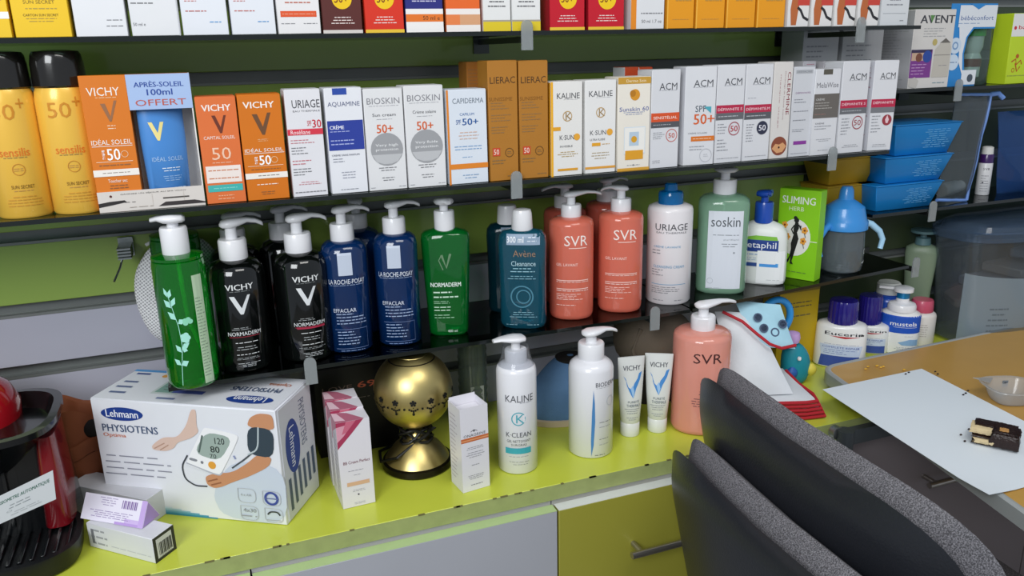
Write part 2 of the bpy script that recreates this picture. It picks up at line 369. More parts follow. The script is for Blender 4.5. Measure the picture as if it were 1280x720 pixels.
# ---------------- shelf 1 cartons (lower parts in frame) ----------------
WHT = 'E4E5E8'
def s1(name, label, group, a, b, H, col, art, side=None, sidecol=None, y=.008, cat='box', base=44, Dp=.05):
    return carton(name, label, group, at(a, base-.01*a, y).x+.0004, at(b, base-.01*b, y).x-.0004, y, Z1, H, Dp, col, art, side, sidecol, cat=cat)
Y1 = 'F0C51E'
s1('sunscreen_carton', 'yellow carton at the left end of the top shelf, cut by the photo edge', 'top shelf cartons', -38, 16, .15, Y1, [('R', 0, .14, 1, .19, 'F3F3EE')])
s1('sunscreen_carton', 'yellow carton with small dark lettering, right of the yellow one cut by the edge', 'top shelf cartons', 19, 91, .15, Y1, [('T', 'SUN SECRET', .5, .26, .55, .025, '7A6413', .01), ('L', .25, .20, .8, .225, 1, 'B08F1A'), ('T', 'CARTON SUN SECRET', .5, .165, .62, .018, '6A5510', .01), ('L', .2, .11, .8, .15, 2, 'B58F18')])
s1('cream_carton', 'plain white carton with small arabic print, right of the two yellow cartons', 'top shelf cartons', 95, 161, .15, WHT, [('L', .62, .115, .92, .135, 1, '55565C'), ('L', .6, .07, .92, .09, 1, '55565C')])
s1('cream_carton', 'white carton with a 50 ml mark bottom left, second white one on the top shelf', 'top shelf cartons', 165, 227, .16, 'E2E3E5', [('T', '50 ml e', .17, .085, .25, .022, '55565C', .01), ('L', .05, .22, .5, .25, 1, '6A6B70'), ('R', .965, 0, .985, 1, 'C6C8CC')])
for i, (a, b) in enumerate(((229, 287), (290, 346))):
    s1('cream_carton', ['white carton with small red text and blue script, left of the two alike', 'white carton with small red text and blue script, right of the two alike'][i], 'top shelf cartons', a, b, .16, 'E3E6EC', [('T', 'SPF 50+', .25, .3, .28, .02, 'C4453A', .01), ('L', .1, .24, .4, .28, 2, 'C4453A', 'l'), ('L', .1, .165, .55, .19, 1, 'C4453A', 'l'), ('L', .6, .085, .85, .11, 1, '5B9AD0')])
s1('cream_carton', 'white carton with an orange bar near its foot on the top shelf', 'top shelf cartons', 348, 402, .16, 'E8E6E6', [('L', .2, .22, .8, .33, 3, 'C7604A'), ('R', .08, .13, .92, .175, 'E0582C'), ('L', .12, .145, .88, .16, 1, 'F0B49C'), ('L', .08, .07, .4, .09, 1, '8A8A8E'), ('L', .6, .07, .92, .09, 1, '8A8A8E')])
def red(label, a, b, col, side=None, sc=None, foot='E9C23A'):
    s1('sunscreen_carton', label, 'top shelf cartons with a yellow 50+ disc', a, b, .155, col, [('C', .52, .275, .25, 'F2C81C'), ('T', '50+', .5, .28, .34, .075, '7A3A10', .02), ('L', .14, .07, .88, .14, 3, 'F2E3DC'), ('R', 0, 0, 1, .028, foot)], side, sc)
red('dark brown carton with a yellow 50+ disc', 404, 454, '5A2A26', foot='D8D2CC')
red('bright red carton with a yellow 50+ disc next to the dark brown one', 457, 506, 'D9341F')
s1('sunscreen_carton', 'navy and orange carton marked 50 ml on the top shelf', 'top shelf cartons', 508, 555, .15, '2B2F7C', [('R', 0, 0, 1, .2, 'F0EDEA'), ('R', .0, .09, 1, .155, 'E5772B'), ('T', '50 ml e', .68, .122, .45, .035, '3B2A1C', .015), ('L', .15, .25, .85, .34, 3, 'D5D5EA'), ('L', .15, .39, .85, .5, 3, 'D5D5EA'), ('R', 0, 0, 1, .04, 'F0EDEA')])
s1('sunscreen_carton', 'orange carton with white foot stripes right of the navy one', 'top shelf cartons', 558, 601, .15, 'E8692A', [('R', 0, 0, 1, .2, 'EFE9E4'), ('R', .0, .06, 1, .15, 'E8834A'), ('R', .4, .06, 1, .15, 'D9A37A'), ('L', .2, .26, .8, .5, 5, 'F7D9C8')])
for i, (a, b) in enumerate(((604, 639), (640, 676))):
    s1('cream_carton', ['white carton with a yellow foot, left one of the pair by the shelf clip', 'white carton with a yellow foot, right one of the pair, behind the shelf clip'][i], 'top shelf cartons', a, b, .15, 'E6E6E4', [('R', 0, 0, 1, .085, 'DFC62A'), ('R', 0, .085, 1, .1, 'A8A090'), ('L', .1, .2, .9, .32, 3, '55555A'), ('L', .1, .4, .9, .52, 3, '55555A')])
red('crimson carton with a yellow 50+ disc, left one of the crimson pair', 687, 731, 'C4182B', sc='A01525')
red('crimson carton with a yellow 50+ disc, right one of the crimson pair', 735, 780, 'C4182B', sc='A01525')
MBOX = s1('cream_carton', 'white carton with an orange left edge between the crimson and amber cartons', 'top shelf cartons', 788, 830, .15, 'DFE0E2', [('R', 0, 0, .16, 1, 'E58A22'), ('L', .3, .13, .95, .17, 1, '77787E'), ('T', '50 ml 1.7 oz', .62, .075, .6, .03, '66676C', .01), ('L', .3, .3, .95, .5, 3, '77787E')])
for i, (a, b) in enumerate(((833, 867), (869, 905), (907, 943), (945, 980))):
    s1('sunscreen_carton', '%s of the four plain amber cartons on the top shelf' % ['leftmost', 'second from the left', 'third from the left', 'rightmost'][i], 'plain amber cartons', a, b, .15, 'E79A1C', [('R', 0, 0, .04, 1, 'F3B545'), ('L', .3, .25, .9, .29, 1, 'BE7C18'), ('L', .2, .08, .8, .1, 1, 'C4821A')])
for i, (a, b) in enumerate(((983, 1010), (1012, 1039), (1041, 1068), (1070, 1097))):
    s1('stocking_carton', '%s of the four narrow cartons picturing a leg' % ['leftmost', 'second from the left', 'third from the left', 'rightmost'][i], 'cartons picturing a leg', a, b, .15, 'E4E2E0',
       [('P', [(.18, .02), (.42, .02), (.5, .2), (.62, .33), (.2, .33), (.12, .18)], 'B9683A'), ('P', [(.08, .3), (.66, .3), (.75, .6), (.3, .6)], '3A3232'), ('R', .45, .22, 1, .34, 'C9463A'), ('S', [(.45, .2), (.6, .17), (.75, .1), (.98, .07)], .1, '2A2A2E')])
s1('cream_carton', 'last white carton at the right end of the top shelf', 'top shelf cartons', 1099, 1134, .15, 'D5D8DB', [('L', .15, .2, .8, .35, 3, '94969C'), ('R', .08, .13, .9, .136, 'AAB'+'0B4'), ('L', .7, .04, .85, .07, 1, '77787E')])
# ---------------- shelf 2 ----------------
Y2 = .008
def s2(name, label, group, bl, br, bpy, tpx, tpy, col, art, side=None, sc=None, y=Y2, yaw=0, Dp=.045, cat='box', topcol=None):
    x0, x1 = at(bl, bpy, y).x+.0003, at(br, bpy, y).x-.0003
    H = at(tpx, tpy, y).z-Z2
    return carton(name, label, group, x0, x1, y, Z2, H, Dp, col, art, side, sc, yaw=yaw, cat=cat, topcol=topcol)
G2 = 'cartons on the second shelf'
# yellow spray cans
YC = mat('F2C04C', .3, metal=.1, coat=.3)
for i, (px, py, wpx) in enumerate(((34, 276, 68), (102, 270, 66))):
    lab = ['yellow sunscreen spray can with black cap at the left edge of the photo', 'yellow sunscreen spray can with black cap beside the orange gift set'][i]
    c, a = stand(px, py, Z2, wpx-4)
    c = Vector((at(px, py-12, .042).x, .042, Z2))
    t, a, b, H = bottle('spray_can', lab, 'yellow spray cans', px, py, wpx, -.158, Z2, YC, secs=[(0, .93), (.02, 1), (.86, 1), (.93, .95), (.97, .87), (1, .8)], xy=(c.x, c.y, .0315),
        art=[('T', '50', -.08, .80, .42, .115, 'D08A26', .005), ('T', '+', .24, .86, .14, .07, 'D08A26', .005), ('T', 'sensilis', 0, .505, .52, .062, 'E07A22', .03), ('L', -.2, .455, .2, .475, 1, '8A6420'), ('C', .02, .375, .11, 'C08028', .9), ('L', -.07, .36, .1, .39, 2, 'C08028'),
             ('T', 'SUN SECRET', .04, .245, .4, .026, '7A5614', .01), ('L', -.12, .205, .2, .225, 1, 'C08028'), ('L', -.28, .09, .36, .18, 4, 'C89030')], face=-3, cat='can', bodyname='can_body')
    cap(t, H, [(a*.9, -.006), (a*.95, -.004), (a*.93, .022), (a*.88, .032), (a*.8, .036), (a*.4, .0375)], mat('191714', .18, coat=.6))
# gift set: orange carton panel, blue flap, open window with a blue tube
x0, x1 = at(125, 265, Y2).x, at(257, 254, Y2).x; xm = at(178, 240, Y2).x; Hs = at(98, 95, Y2).z-Z2; W = x1-x0
t = empty('gift_set_box', (x0, Y2, Z2), 0, 'wide orange gift box with blue flap and a window onto a blue tube', 'box')
OR = 'DC7A22'; fb = .155*Hs; wm = xm-x0
g = MB(); oc = mat(OR, .4, var=.03); wc = mat('E8E4E0', .5)
g.box(0, wm, 0, .045, .0003, Hs, oc); g.build('carton', t, bevel=.0005)
MB().box(wm, W, .043, .045, .0003, Hs, wc).box(W-.0015, W, 0, .043, .0003, Hs, wc).box(wm, W-.0015, 0, .043, .0003, .0012, wc).box(wm, W-.0015, 0, .043, Hs-.001, Hs, oc).build('window_tray', t)
MB().box(wm, W, -.0006, .0006, Hs*.745, Hs, mat('A9C0E6', .4)).build('blue_flap', t)
MB().box(0, W, -.0012, -.0002, .0003, fb, mat('DAD3CC', .4)).build('foot_sleeve', t)
ff = lambda u, v, l: (u, -l, v)
printing(t, [('T', 'VICHY', .48, .885, .7, .06, 'F7EFE6', .015), ('L', .3, .835, .75, .85, 1, 'F0C9A0'), ('P', [(.38, .8), (.48, .8), (.56, .705), (.68, .82), (.74, .82), (.57, .67), (.53, .67)], '9A6A48'), ('L', .42, .61, .68, .65, 2, 'F7DDC0'),
             ('T', 'IDÉAL SOLEIL', .5, .525, .88, .045, 'F7EFE6', .01), ('R', .06, .49, .94, .494, 'F7EFE6'), ('T', '50', .5, .43, .28, .085, 'FFFFFF', .03), ('T', 'SPF', .28, .43, .06, .07, 'FFFFFF', .01), ('C', .74, .43, .08, 'F3CDA6', .85), ('R', .1, .375, .9, .379, 'F7DDC0'),
             ('L', .15, .34, .85, .365, 1, '8A4A1A'), ('R', 0, .27, 1, .32, 'F2ECE4'), ('L', .2, .285, .8, .305, 1, '8A7A6C'), ('T', 'Toucher sec', .5, .235, .42, .025, 'F7EFE6', .01), ('L', .3, .17, .72, .21, 2, '7A3E14')], wm, Hs, ff, 'front_print')
printing(t, [('T', 'APRÈS-SOLEIL', .5, .93, .78, .045, '2B4A9A', .025), ('T', '100ml', .5, .87, .4, .045, '2B4A9A', .025), ('T', 'OFFERT', .5, .795, .8, .045, 'C05A4A', .015)], W-wm, Hs, lambda u, v, l: (wm+u, -.0006-l, v), 'flap_print')
printing(t, [('T', 'GAGNEZ UN SÉJOUR AU SPA VICHY', .52, .13, .62, .014, '4A4440', .012), ('P', [(0, .04), (.14, .055), (.26, .07), (.24, .085), (.1, .08), (0, .07)], '2E2A2A'), ('L', .24, .06, .34, .075, 1, '3A3434'), ('P', [(.55, .02), (.62, .05), (.9, .05), (1, .03), (1, .02)], '3A3434'), ('R', .6, .075, .85, .085, '4A4440'),
             ('C', .12, .12, .012, '5A2A24'), ('R', .5, .03, .502, .12, 'B8ADA0'), ('R', .8, .05, .802, .12, 'B8ADA0'), ('L', .28, .02, .5, .035, 1, 'A09488')], W, Hs, lambda u, v, l: (u, -.0013-l, v), 'foot_print')
tb, a, b, H = bottle('sun_tube', 'blue after-sun tube standing in the window of the orange gift box', None, 0, 0, 0, -Hs*.80, Z2+.0014, mat('4A8AD0', .25, coat=.4), secs=[(0, .84), (.12, .88), (.125, .92), (.6, 1, .9), (1, 1, .3)], asp=.6, xy=((xm+x1)/2-.004, .0245, .027),
    art=[('P', [(-.34, .8), (-.24, .8), (-.14, .7), (-.06, .8), (.02, .8), (-.12, .63), (-.17, .63)], 'E9D88A'), ('T', 'IDÉAL SOLEIL', 0, .46, .75, .05, 'A9CBEC', .01), ('L', -.2, .33, .3, .38, 2, 'E8F2FA'), ('L', -.25, .24, .35, .3, 3, '9FC4E8'), ('L', -.25, .12, .35, .19, 3, 'C7DDF2')], cat='tube', bodyname='tube_body', face=10)
# orange vichy pair
s2('sunscreen_carton', 'coral orange carton with a thin large 50 and a turquoise strip near its foot', G2, 259, 309, 252, 242, 122, 'E0733A', [('T', 'VICHY', .5, .9, .72, .06, 'F8EFE8', .02), ('P', [(.36, .83), (.45, .83), (.56, .72), (.66, .83), (.72, .83), (.58, .665), (.53, .665)], '6E3424'), ('T', 'CAPITAL SOLEIL', .5, .625, .78, .03, 'F8E8DC', .012),
    ('T', '50', .5, .475, .48, .115, 'F3C8AC', .002), ('L', .25, .38, .75, .4, 1, 'F3C8AC'), ('R', .06, .2, .94, .36, 'F1E4DC'), ('L', .12, .3, .88, .335, 1, 'D5682F'), ('L', .12, .225, .88, .26, 1, 'D5682F'), ('R', .06, .115, .94, .18, '44B4AE'), ('L', .2, .135, .8, .16, 1, '8AD4CC'), ('L', .2, .03, .8, .09, 2, 'F0B48C')])
s2('sunscreen_carton', 'amber orange carton with a bronze V, right of the coral orange carton', G2, 310, 363, 249, 298, 119, 'D57414', [('T', 'VICHY', .48, .905, .72, .06, 'F8EFE8', .02), ('P', [(.3, .82), (.42, .82), (.53, .7), (.66, .83), (.74, .83), (.56, .625), (.5, .625)], '6F4B30'), ('L', .35, .56, .65, .59, 2, 'EBC08E'), ('T', 'IDÉAL SOLEIL', .5, .485, .9, .04, 'F8EFE8', .012), ('R', .03, .45, .97, .455, 'F8EFE8'),
    ('T', '50', .5, .385, .27, .09, 'FFFFFF', .03), ('T', 'SPF', .29, .385, .07, .07, 'FFFFFF', .01), ('C', .72, .385, .08, 'F0CDA0', .85), ('R', .08, .33, .92, .334, 'F8DDC0'), ('L', .15, .29, .85, .31, 1, '7A3E0E'), ('R', 0, .21, 1, .265, 'F2ECE4'), ('L', .3, .225, .8, .25, 1, '5A4A3C'), ('L', .25, .14, .75, .165, 1, 'FBEFE0'), ('L', .3, .05, .7, .09, 2, '7A3E0E')])
s2('cream_carton', 'white carton with a pink band and a red 30', G2, 367, 411, 245, 350, 113, 'E3E2E6', [('T', 'URIAGE', .58, .87, .78, .075, '4A4A50', .012), ('T', 'EAU THERMALE', .58, .805, .76, .016, '6A6A70', .008), ('T', '30', .84, .685, .25, .075, 'C82438', .03), ('T', 'SPF', .63, .69, .12, .05, 'C82438', .01), ('R', 0, .585, 1, .64, 'D73A4C'), ('T', 'Roséliane', .36, .612, .55, .038, 'FBEDEE', .012),
    ('L', .06, .5, .9, .55, 2, 'C87880', 'l'), ('L', .06, .4, .6, .48, 3, '6A6A70', 'l'), ('L', .06, .3, .6, .36, 2, 'C87880', 'l'), ('L', .06, .2, .6, .28, 3, '6A6A70', 'l'), ('L', .06, .11, .94, .15, 2, 'C87880'), ('L', .06, .03, .94, .06, 1, '6A6A70')])
s2('cream_carton', 'white carton with a large royal blue panel', G2, 415, 461, 241, 404, 111, 'E6E7EC', [('R', .22, .94, .6, 1, '2C4CA4'), ('T', 'AQUAMINE', .5, .85, .86, .05, '5A6284', .008), ('R', .02, .42, .98, .7, '2C3F9A'), ('T', 'CRÈME', .27, .64, .38, .042, 'EEF0FA', .025), ('L', .08, .585, .6, .61, 1, 'A8B2E0', 'l'), ('L', .08, .46, .92, .53, 2, 'A8B2E0', 'l'),
    ('T', 'CRÈME SANS PARFUM', .45, .375, .75, .022, '5A5E70', .01), ('L', .1, .3, .5, .35, 2, '8A8E9C', 'l'), ('L', .2, .14, .8, .22, 3, '9A9EAC'), ('L', .25, .03, .75, .05, 1, '6A6E7C')])
for i, (bl, br, bp, tx, ty) in enumerate(((462, 510, 239, 453, 112), (511, 559, 235, 506, 108))):
    s2('cream_carton', ['white carton with grey disc and orange 50, left one of the two', 'white carton with grey disc and orange 50, right one of the two'][i], G2, bl, br, bp, tx, ty, 'E2E2E3', [('T', 'BIOSKIN', .5, .885, .84, .06, '8A8A90', .002), ('L', .12, .83, .88, .845, 1, 'A0A0A6'), ('T', ['Sun cream', 'Crème solaire'][i], .5, .75, .6, .03, '55555A', .012), ('L', .3, .7, .7, .715, 1, 'A0A0A6'),
        ('T', '50+', .5, .615, .42, .085, 'D8602A', .025), ('C', .52, .41, .42, '9FA0A3'), ('P', [(.13, .36), (.91, .36), (.8, .29), (.62, .265), (.42, .265), (.24, .29)], 'BFC0C2'), ('T', ['Very high', 'Very fluide'][i], .52, .45, .58, .032, 'F2F2F2', .015), ('T', 'protection', .52, .405, .58, .032, 'F2F2F2', .015), ('L', .2, .19, .82, .24, 2, '66666C'), ('L', .32, .09, .7, .14, 2, '66666C'), ('L', .04, .025, .16, .04, 1, '88888E'), ('L', .78, .025, .96, .04, 1, '88888E')])
s2('sunscreen_carton', 'pale bluish white carton with an orange left edge and orange foot band', G2, 562, 611, 231, 557, 113, 'DCE3EC', [('R', 0, 0, .05, 1, 'E2862A'), ('T', 'CAPIDERMA', .54, .885, .78, .055, '76808C', .012), ('T', 'CAPILUM', .5, .745, .36, .028, '3A6CA8', .01), ('T', '50+', .58, .665, .4, .07, '2F5C9C', .025), ('T', 'SPF', .28, .665, .12, .05, '2F5C9C', .01), ('L', .2, .47, .86, .57, 3, 'D8B8A8'), ('L', .15, .36, .86, .42, 2, '7FA4CC'), ('L', .35, .28, .6, .3, 1, '7FA4CC'), ('R', .05, .165, 1, .22, 'E2862A'), ('L', .3, .05, .8, .11, 2, '8AA8C8')])
LG = 'bronze gold cartons'
for i, (bl, br, bp, tx) in enumerate(((613, 649, 226, 610), (650.5, 686, 222, 648))):
    s2('sunscreen_carton', ['tall bronze gold carton, left one of the front two', 'tall bronze gold carton, right one of the front two'][i], LG, bl, br, bp, tx, 76.5, 'B0762A', [('T', 'LIERAC', .5, .845, .86, .055, '54381C', .015), ('T', 'SUNISSIME', .42, .69, .8, .03, '8A5A20', .01), ('L', .08, .6, .7, .67, 3, '8A5A20', 'l'), ('L', .08, .5, .9, .57, 3, '8A5A20', 'l'), ('L', .08, .4, .9, .47, 3, '8A5A20', 'l'),
        ('R', .1, .215, .36, .285, 'C84A2A'), ('T', '50', .23, .25, .18, .045, 'F6E6D8', .015), ('C', .68, .24, .15, '6E4A1C', .85), ('L', .6, .225, .76, .255, 2, '6E4A1C'), ('L', .08, .14, .7, .19, 2, '7A5220', 'l'), ('L', .6, .03, .92, .05, 1, '7A5220')], yaw=0)
for i, (tx, y) in enumerate(((583, .075), (600, .063))):
    xa = at(tx, 79, y).x; carton('sunscreen_carton', ['bronze gold carton standing at the back left of the four', 'bronze gold carton second from the back, behind the left front one'][i], LG, xa, xa+.040, y, Z2, at(tx, 78, y).z-Z2, .04, 'A86A28', [('L', .05, .3, .95, .95, 22, '8A5218', 'l')])
s2('sunscreen_carton', 'white sunscreen carton with a yellow left edge and thin round logo, beside the bronze cartons', G2, 689, 728, 220, 686, 103, 'E8E6E2', [('R', 0, 0, .07, 1, 'EFB12A'), ('T', 'KALINE', .55, .855, .72, .06, '4A4A50', .012), ('L', .4, .81, .85, .82, 1, '9A9AA0'), ('C', .52, .64, .15, 'C0A070', .82), ('T', 'K', .56, .64, .2, .08, 'A0845A', .01), ('R', .07, .49, .3, .53, 'E5A42A'), ('T', 'K·SUN', .5, .415, .46, .05, '5A5A60', .01), ('C', .82, .415, .1, 'E8A83A'),
    ('T', 'INVISIBLE', .48, .32, .4, .022, '6A6A70', .01), ('L', .2, .2, .85, .27, 3, 'B89A5A'), ('R', .2, .055, .85, .08, 'E0A02A')], sc='EFB12A')
s2('sunscreen_carton', 'white sunscreen carton with round logo and yellow foot line, beside the gold band carton', G2, 731, 769, 216, 733, 101, 'E8E7E5', [('T', 'KALINE', .5, .86, .76, .06, '4A4A50', .012), ('L', .35, .815, .85, .825, 1, '9A9AA0'), ('C', .5, .66, .15, 'C0A070', .82), ('T', 'K', .54, .66, .2, .08, 'A0845A', .01), ('T', 'K·SUN', .42, .445, .52, .05, '5A5A60', .01), ('C', .8, .445, .1, 'E8A83A'),
    ('T', 'ULTRA FLUIDE', .4, .37, .5, .022, '6A6A70', .01), ('R', .22, .3, .5, .335, 'E5A42A'), ('L', .55, .305, .8, .33, 1, 'C8A05A'), ('L', .2, .15, .8, .24, 3, 'B8A88A'), ('R', 0, .05, 1, .075, 'E0A040')])
s2('sunscreen_carton', 'white carton with a gold top band and a number 60', G2, 771, 811, 212, 776, 97, 'ECE6DA', [('R', 0, .93, 1, 1, 'C8993A'), ('T', 'Dermo Soin', .55, .962, .6, .03, 'F6E8C8', .01), ('C', .52, .815, .15, 'D9952A'), ('C', .45, .83, .09, 'B87A1E'), ('T', 'Sunskin 60', .5, .665, .9, .045, '5A6AA8', .012), ('L', .1, .6, .9, .64, 2, '7A8AB8'),
    ('R', .2, .18, .86, .475, 'D8E2EA'), ('R', .22, .19, .84, .465, 'F0EEE8'), ('R', .36, .27, .66, .42, 'B9CCDC'), ('C', .51, .34, .09, 'D9A02A'), ('R', .24, .12, .8, .22, 'E0A02A'), ('C', .5, .06, .02, '3A3A40'), ('L', .3, .05, .7, .07, 1, '9A9AA0'), ('R', 0, 0, 1, .03, 'D9A23A')], topcol='ECE6DA')
for i, tx in enumerate((781, 799)):
    xa = at(tx, 86, .075).x; carton('cream_carton', ['carton with orange top stripe at the back, left one behind the gold band carton', 'carton with orange top stripe at the back, right one behind the gold band carton'][i], 'orange striped cartons at the back', xa, xa+.024, .075, Z2, at(tx, 84.5, .075).z-Z2, .04, 'E6E6E8', [('R', 0, .88, 1, 1, 'D8532A')], topcol='D8532A')
AG = 'white cartons with coloured bands'
def acm(label, bl, br, bp, tx, ty, mid, **k):
    base = [('T', 'ACM', .58, .835, .62, .07, '55575C', .012), ('L', .25, .79, .9, .803, 1, '9A9CA2')]
    return s2('cream_carton', label, AG, bl, br, bp, tx, ty, 'DADBDF', base+mid, **k)
acm('white carton with a single orange red band above a grey one', 812, 847, 208, 814, 88, [('R', 0, .48, 1, .57, 'D9552A'), ('T', 'SENSITÉLIAL', .5, .525, .84, .035, 'FBEDE4', .015), ('R', 0, .42, 1, .48, '55575C'), ('L', .08, .44, .7, .46, 1, 'B8BABF', 'l'), ('L', .08, .3, .5, .38, 4, '9A9CA2', 'l'), ('C', .74, .335, .2, 'C8503A', .9), ('T', '50', .74, .335, .22, .05, 'C8503A', .012), ('L', .08, .05, .5, .09, 2, '9A9CA2', 'l')])
acm('white carton with a large orange 50+ and visible white left side', 854, 890, 205, 857, 84, [('T', 'SPF', .52, .58, .34, .065, '4A5A66', .012), ('P', [(.62, .6), (.86, .6), (.86, .53)], '4FA8B8'), ('T', '50+', .64, .475, .66, .105, 'D9622A', .03), ('T', 'CRÈME SOLAIRE', .45, .335, .62, .02, '8A8C92', .01), ('R', .24, .25, 1, .3, 'D9762A'), ('L', .3, .265, .9, .285, 1, 'F4D4BC'), ('L', .2, .15, .7, .21, 2, '9A9CA2', 'l'), ('C', .74, .1, .2, 'B8BABF', .92), ('L', .62, .08, .86, .12, 2, 'B8BABF')], sc='E8E8EE', yaw=-6)
acm('white carton with crimson band and red seal, right of the large orange 50+ carton', 892, 926, 200, 897, 82, [('R', 0, .52, 1, .6, 'B82A4A'), ('T', 'DÉPIWHITE S', .5, .56, .88, .035, 'F6DCE2', .012), ('R', 0, .45, 1, .52, '66686D'), ('L', .08, .47, .8, .5, 1, 'B8BABF', 'l'), ('L', .08, .3, .5, .42, 4, '9A9CA2', 'l'), ('C', .68, .355, .21, 'A8505A', .86), ('T', '50', .68, .355, .26, .06, 'B8404A', .02), ('L', .08, .12, .5, .26, 4, '9A9CA2', 'l'), ('L', .1, .04, .9, .06, 1, '9A9CA2')])
acm('white carton with crimson band and a dark navy round seal', 927, 960, 197, 933, 81, [('L', .1, .65, .4, .67, 1, 'A8AAB0'), ('R', 0, .51, 1, .59, 'B82A4A'), ('T', 'DÉPIWHITE.M', .5, .55, .88, .035, 'F6DCE2', .012), ('R', 0, .44, 1, .51, '5A5C61'), ('L', .08, .46, .8, .49, 1, 'B8BABF', 'l'), ('C', .7, .345, .21, '2E3248'), ('T', '50', .7, .345, .26, .06, 'E8E8F0', .02), ('L', .1, .2, .45, .4, 7, '9A9CA2', 'l'), ('L', .1, .04, .9, .06, 1, '9A9CA2')])
s2('cream_carton', 'cream coloured carton with red vertical lettering and a mouth picture at its foot', G2, 961, 984, 194, 970, 78, 'DAD6D2', [('V', 'CLERMINE', .82, .68, .17, .44, '8A3240', .02), ('V', 'Gommage de beauté intime', .6, .66, .08, .5, 'A88A8C', .005), ('V', 'masque visage', .36, .6, .07, .55, 'B08488', .005), ('C', .5, .135, .42, '8A4A34'), ('P', [(.12, .11), (.3, .16), (.5, .15), (.7, .17), (.9, .13), (.7, .07), (.4, .06)], 'D8A070'), ('C', .5, .12, .05, '3A201A')])
s2('cream_carton', 'narrow grey carton with a purple tab near its foot', G2, 985, 1011, 192, 998, 84, 'CFD1D6', [('R', .1, .93, .9, .97, 'B0B3B8'), ('T', 'DERMACARE', .5, .95, .7, .022, '7A7C84', .01), ('T', 'DÉPIWHITE', .5, .72, .7, .022, '8A5A8A', .01), ('L', .1, .6, .8, .66, 2, '8A8C94', 'l'), ('L', .1, .5, .8, .53, 1, '8A8C94', 'l'), ('L', .1, .4, .7, .43, 1, '8A8C94', 'l'), ('L', .1, .28, .75, .32, 2, '8A8C94', 'l'), ('R', .2, .14, .82, .18, '8A3A9A'), ('L', .1, .03, .9, .05, 1, '9A9CA2')], y=.012)
s2('cream_carton', 'white carton with a brown grey panel, right of the narrow grey carton', G2, 1012, 1043, 190, 1022, 87, 'DADBDF', [('R', .3, .94, .66, 1, '5A564C'), ('T', 'MelaWise', .5, .82, .86, .06, '7A7A80', .008), ('R', 0, .44, 1, .72, '6A6560'), ('T', 'CRÈME', .25, .66, .34, .028, 'D8D8D4', .015), ('L', .06, .54, .9, .63, 3, 'B0ACA6', 'l'), ('L', .06, .47, .5, .5, 1, '8A5A50', 'l'), ('T', 'CRÈME', .3, .38, .36, .022, '6A6A70', .01), ('L', .1, .3, .8, .36, 2, '9A9CA2', 'l'), ('L', .2, .16, .8, .2, 2, '9A9CA2'), ('L', .3, .05, .7, .07, 1, '9A9CA2')])
for i, tx in enumerate((1004, 1030)):
    xa = at(tx, 80, .07).x; carton('cream_carton', ['white carton with pink top marks standing behind the narrow grey carton', 'white carton with pink top marks standing behind the brown grey panel carton'][i], 'cartons behind the right end', xa, xa+.028, .07, Z2, at(tx, 77, .07).z-Z2, .04, 'DDD9DF', [('L', .2, .93, .9, .98, 2, 'C87890')])
acm('white carton with crimson band and red seal, second from its row\'s right end', 1045, 1078, 187, 1058, 77, [('R', 0, .5, 1, .585, 'B82A4A'), ('T', 'DÉPIWHITE S', .5, .545, .88, .035, 'F6DCE2', .012), ('R', 0, .435, 1, .5, '6A6C71'), ('L', .08, .455, .8, .48, 1, 'B8BABF', 'l'), ('C', .7, .335, .2, 'A04048', .86), ('T', '50', .7, .335, .26, .06, 'A04048', .01), ('L', .1, .2, .45, .4, 6, '9A9CA2', 'l'), ('L', .1, .06, .9, .1, 2, '9A9CA2')])
acm('white carton with crimson band and red drop seal at its row\'s right end', 1085, 1111, 186, 1101, 76, [('R', 0, .49, 1, .58, 'B82A4A'), ('T', 'DÉPIWHITE', .5, .545, .84, .035, 'F6DCE2', .012), ('R', 0, .43, 1, .49, '77797E'), ('C', .72, .345, .2, '9A3A44'), ('P', [(.64, .35), (.72, .4), (.8, .35), (.76, .31), (.68, .31)], 'E8C8CC'), ('L', .08, .2, .5, .41, 6, '9A9CA2', 'l'), ('L', .1, .04, .9, .08, 2, '9A9CA2')], side=[('L', .2, .1, .8, .95, 16, 'C8A8B4', 'l')], sc='EDEDF4', yaw=-9, Dp=.035)
# ---------------- shelf 3: pump bottles ----------------
PW = mat('E9E9EC', .28, coat=.3); BG = 'pump bottles on the lower glass shelf'
GREEN = mat('0FA628', .06, trans=.75, ior=1.36, coat=.5); DGREEN = mat('0A7A22', .1, trans=.6, ior=1.36)
BLACK = mat('0A0D0C', .1, trans=.25, coat=.6); NAVY = mat('0D356C', .1, trans=.4, coat=.5); TEAL = mat('1F6C84', .08, trans=.6, ior=1.36, coat=.5)
CORAL = mat('F4826A', .09, trans=.35, ior=1.36, coat=.4)
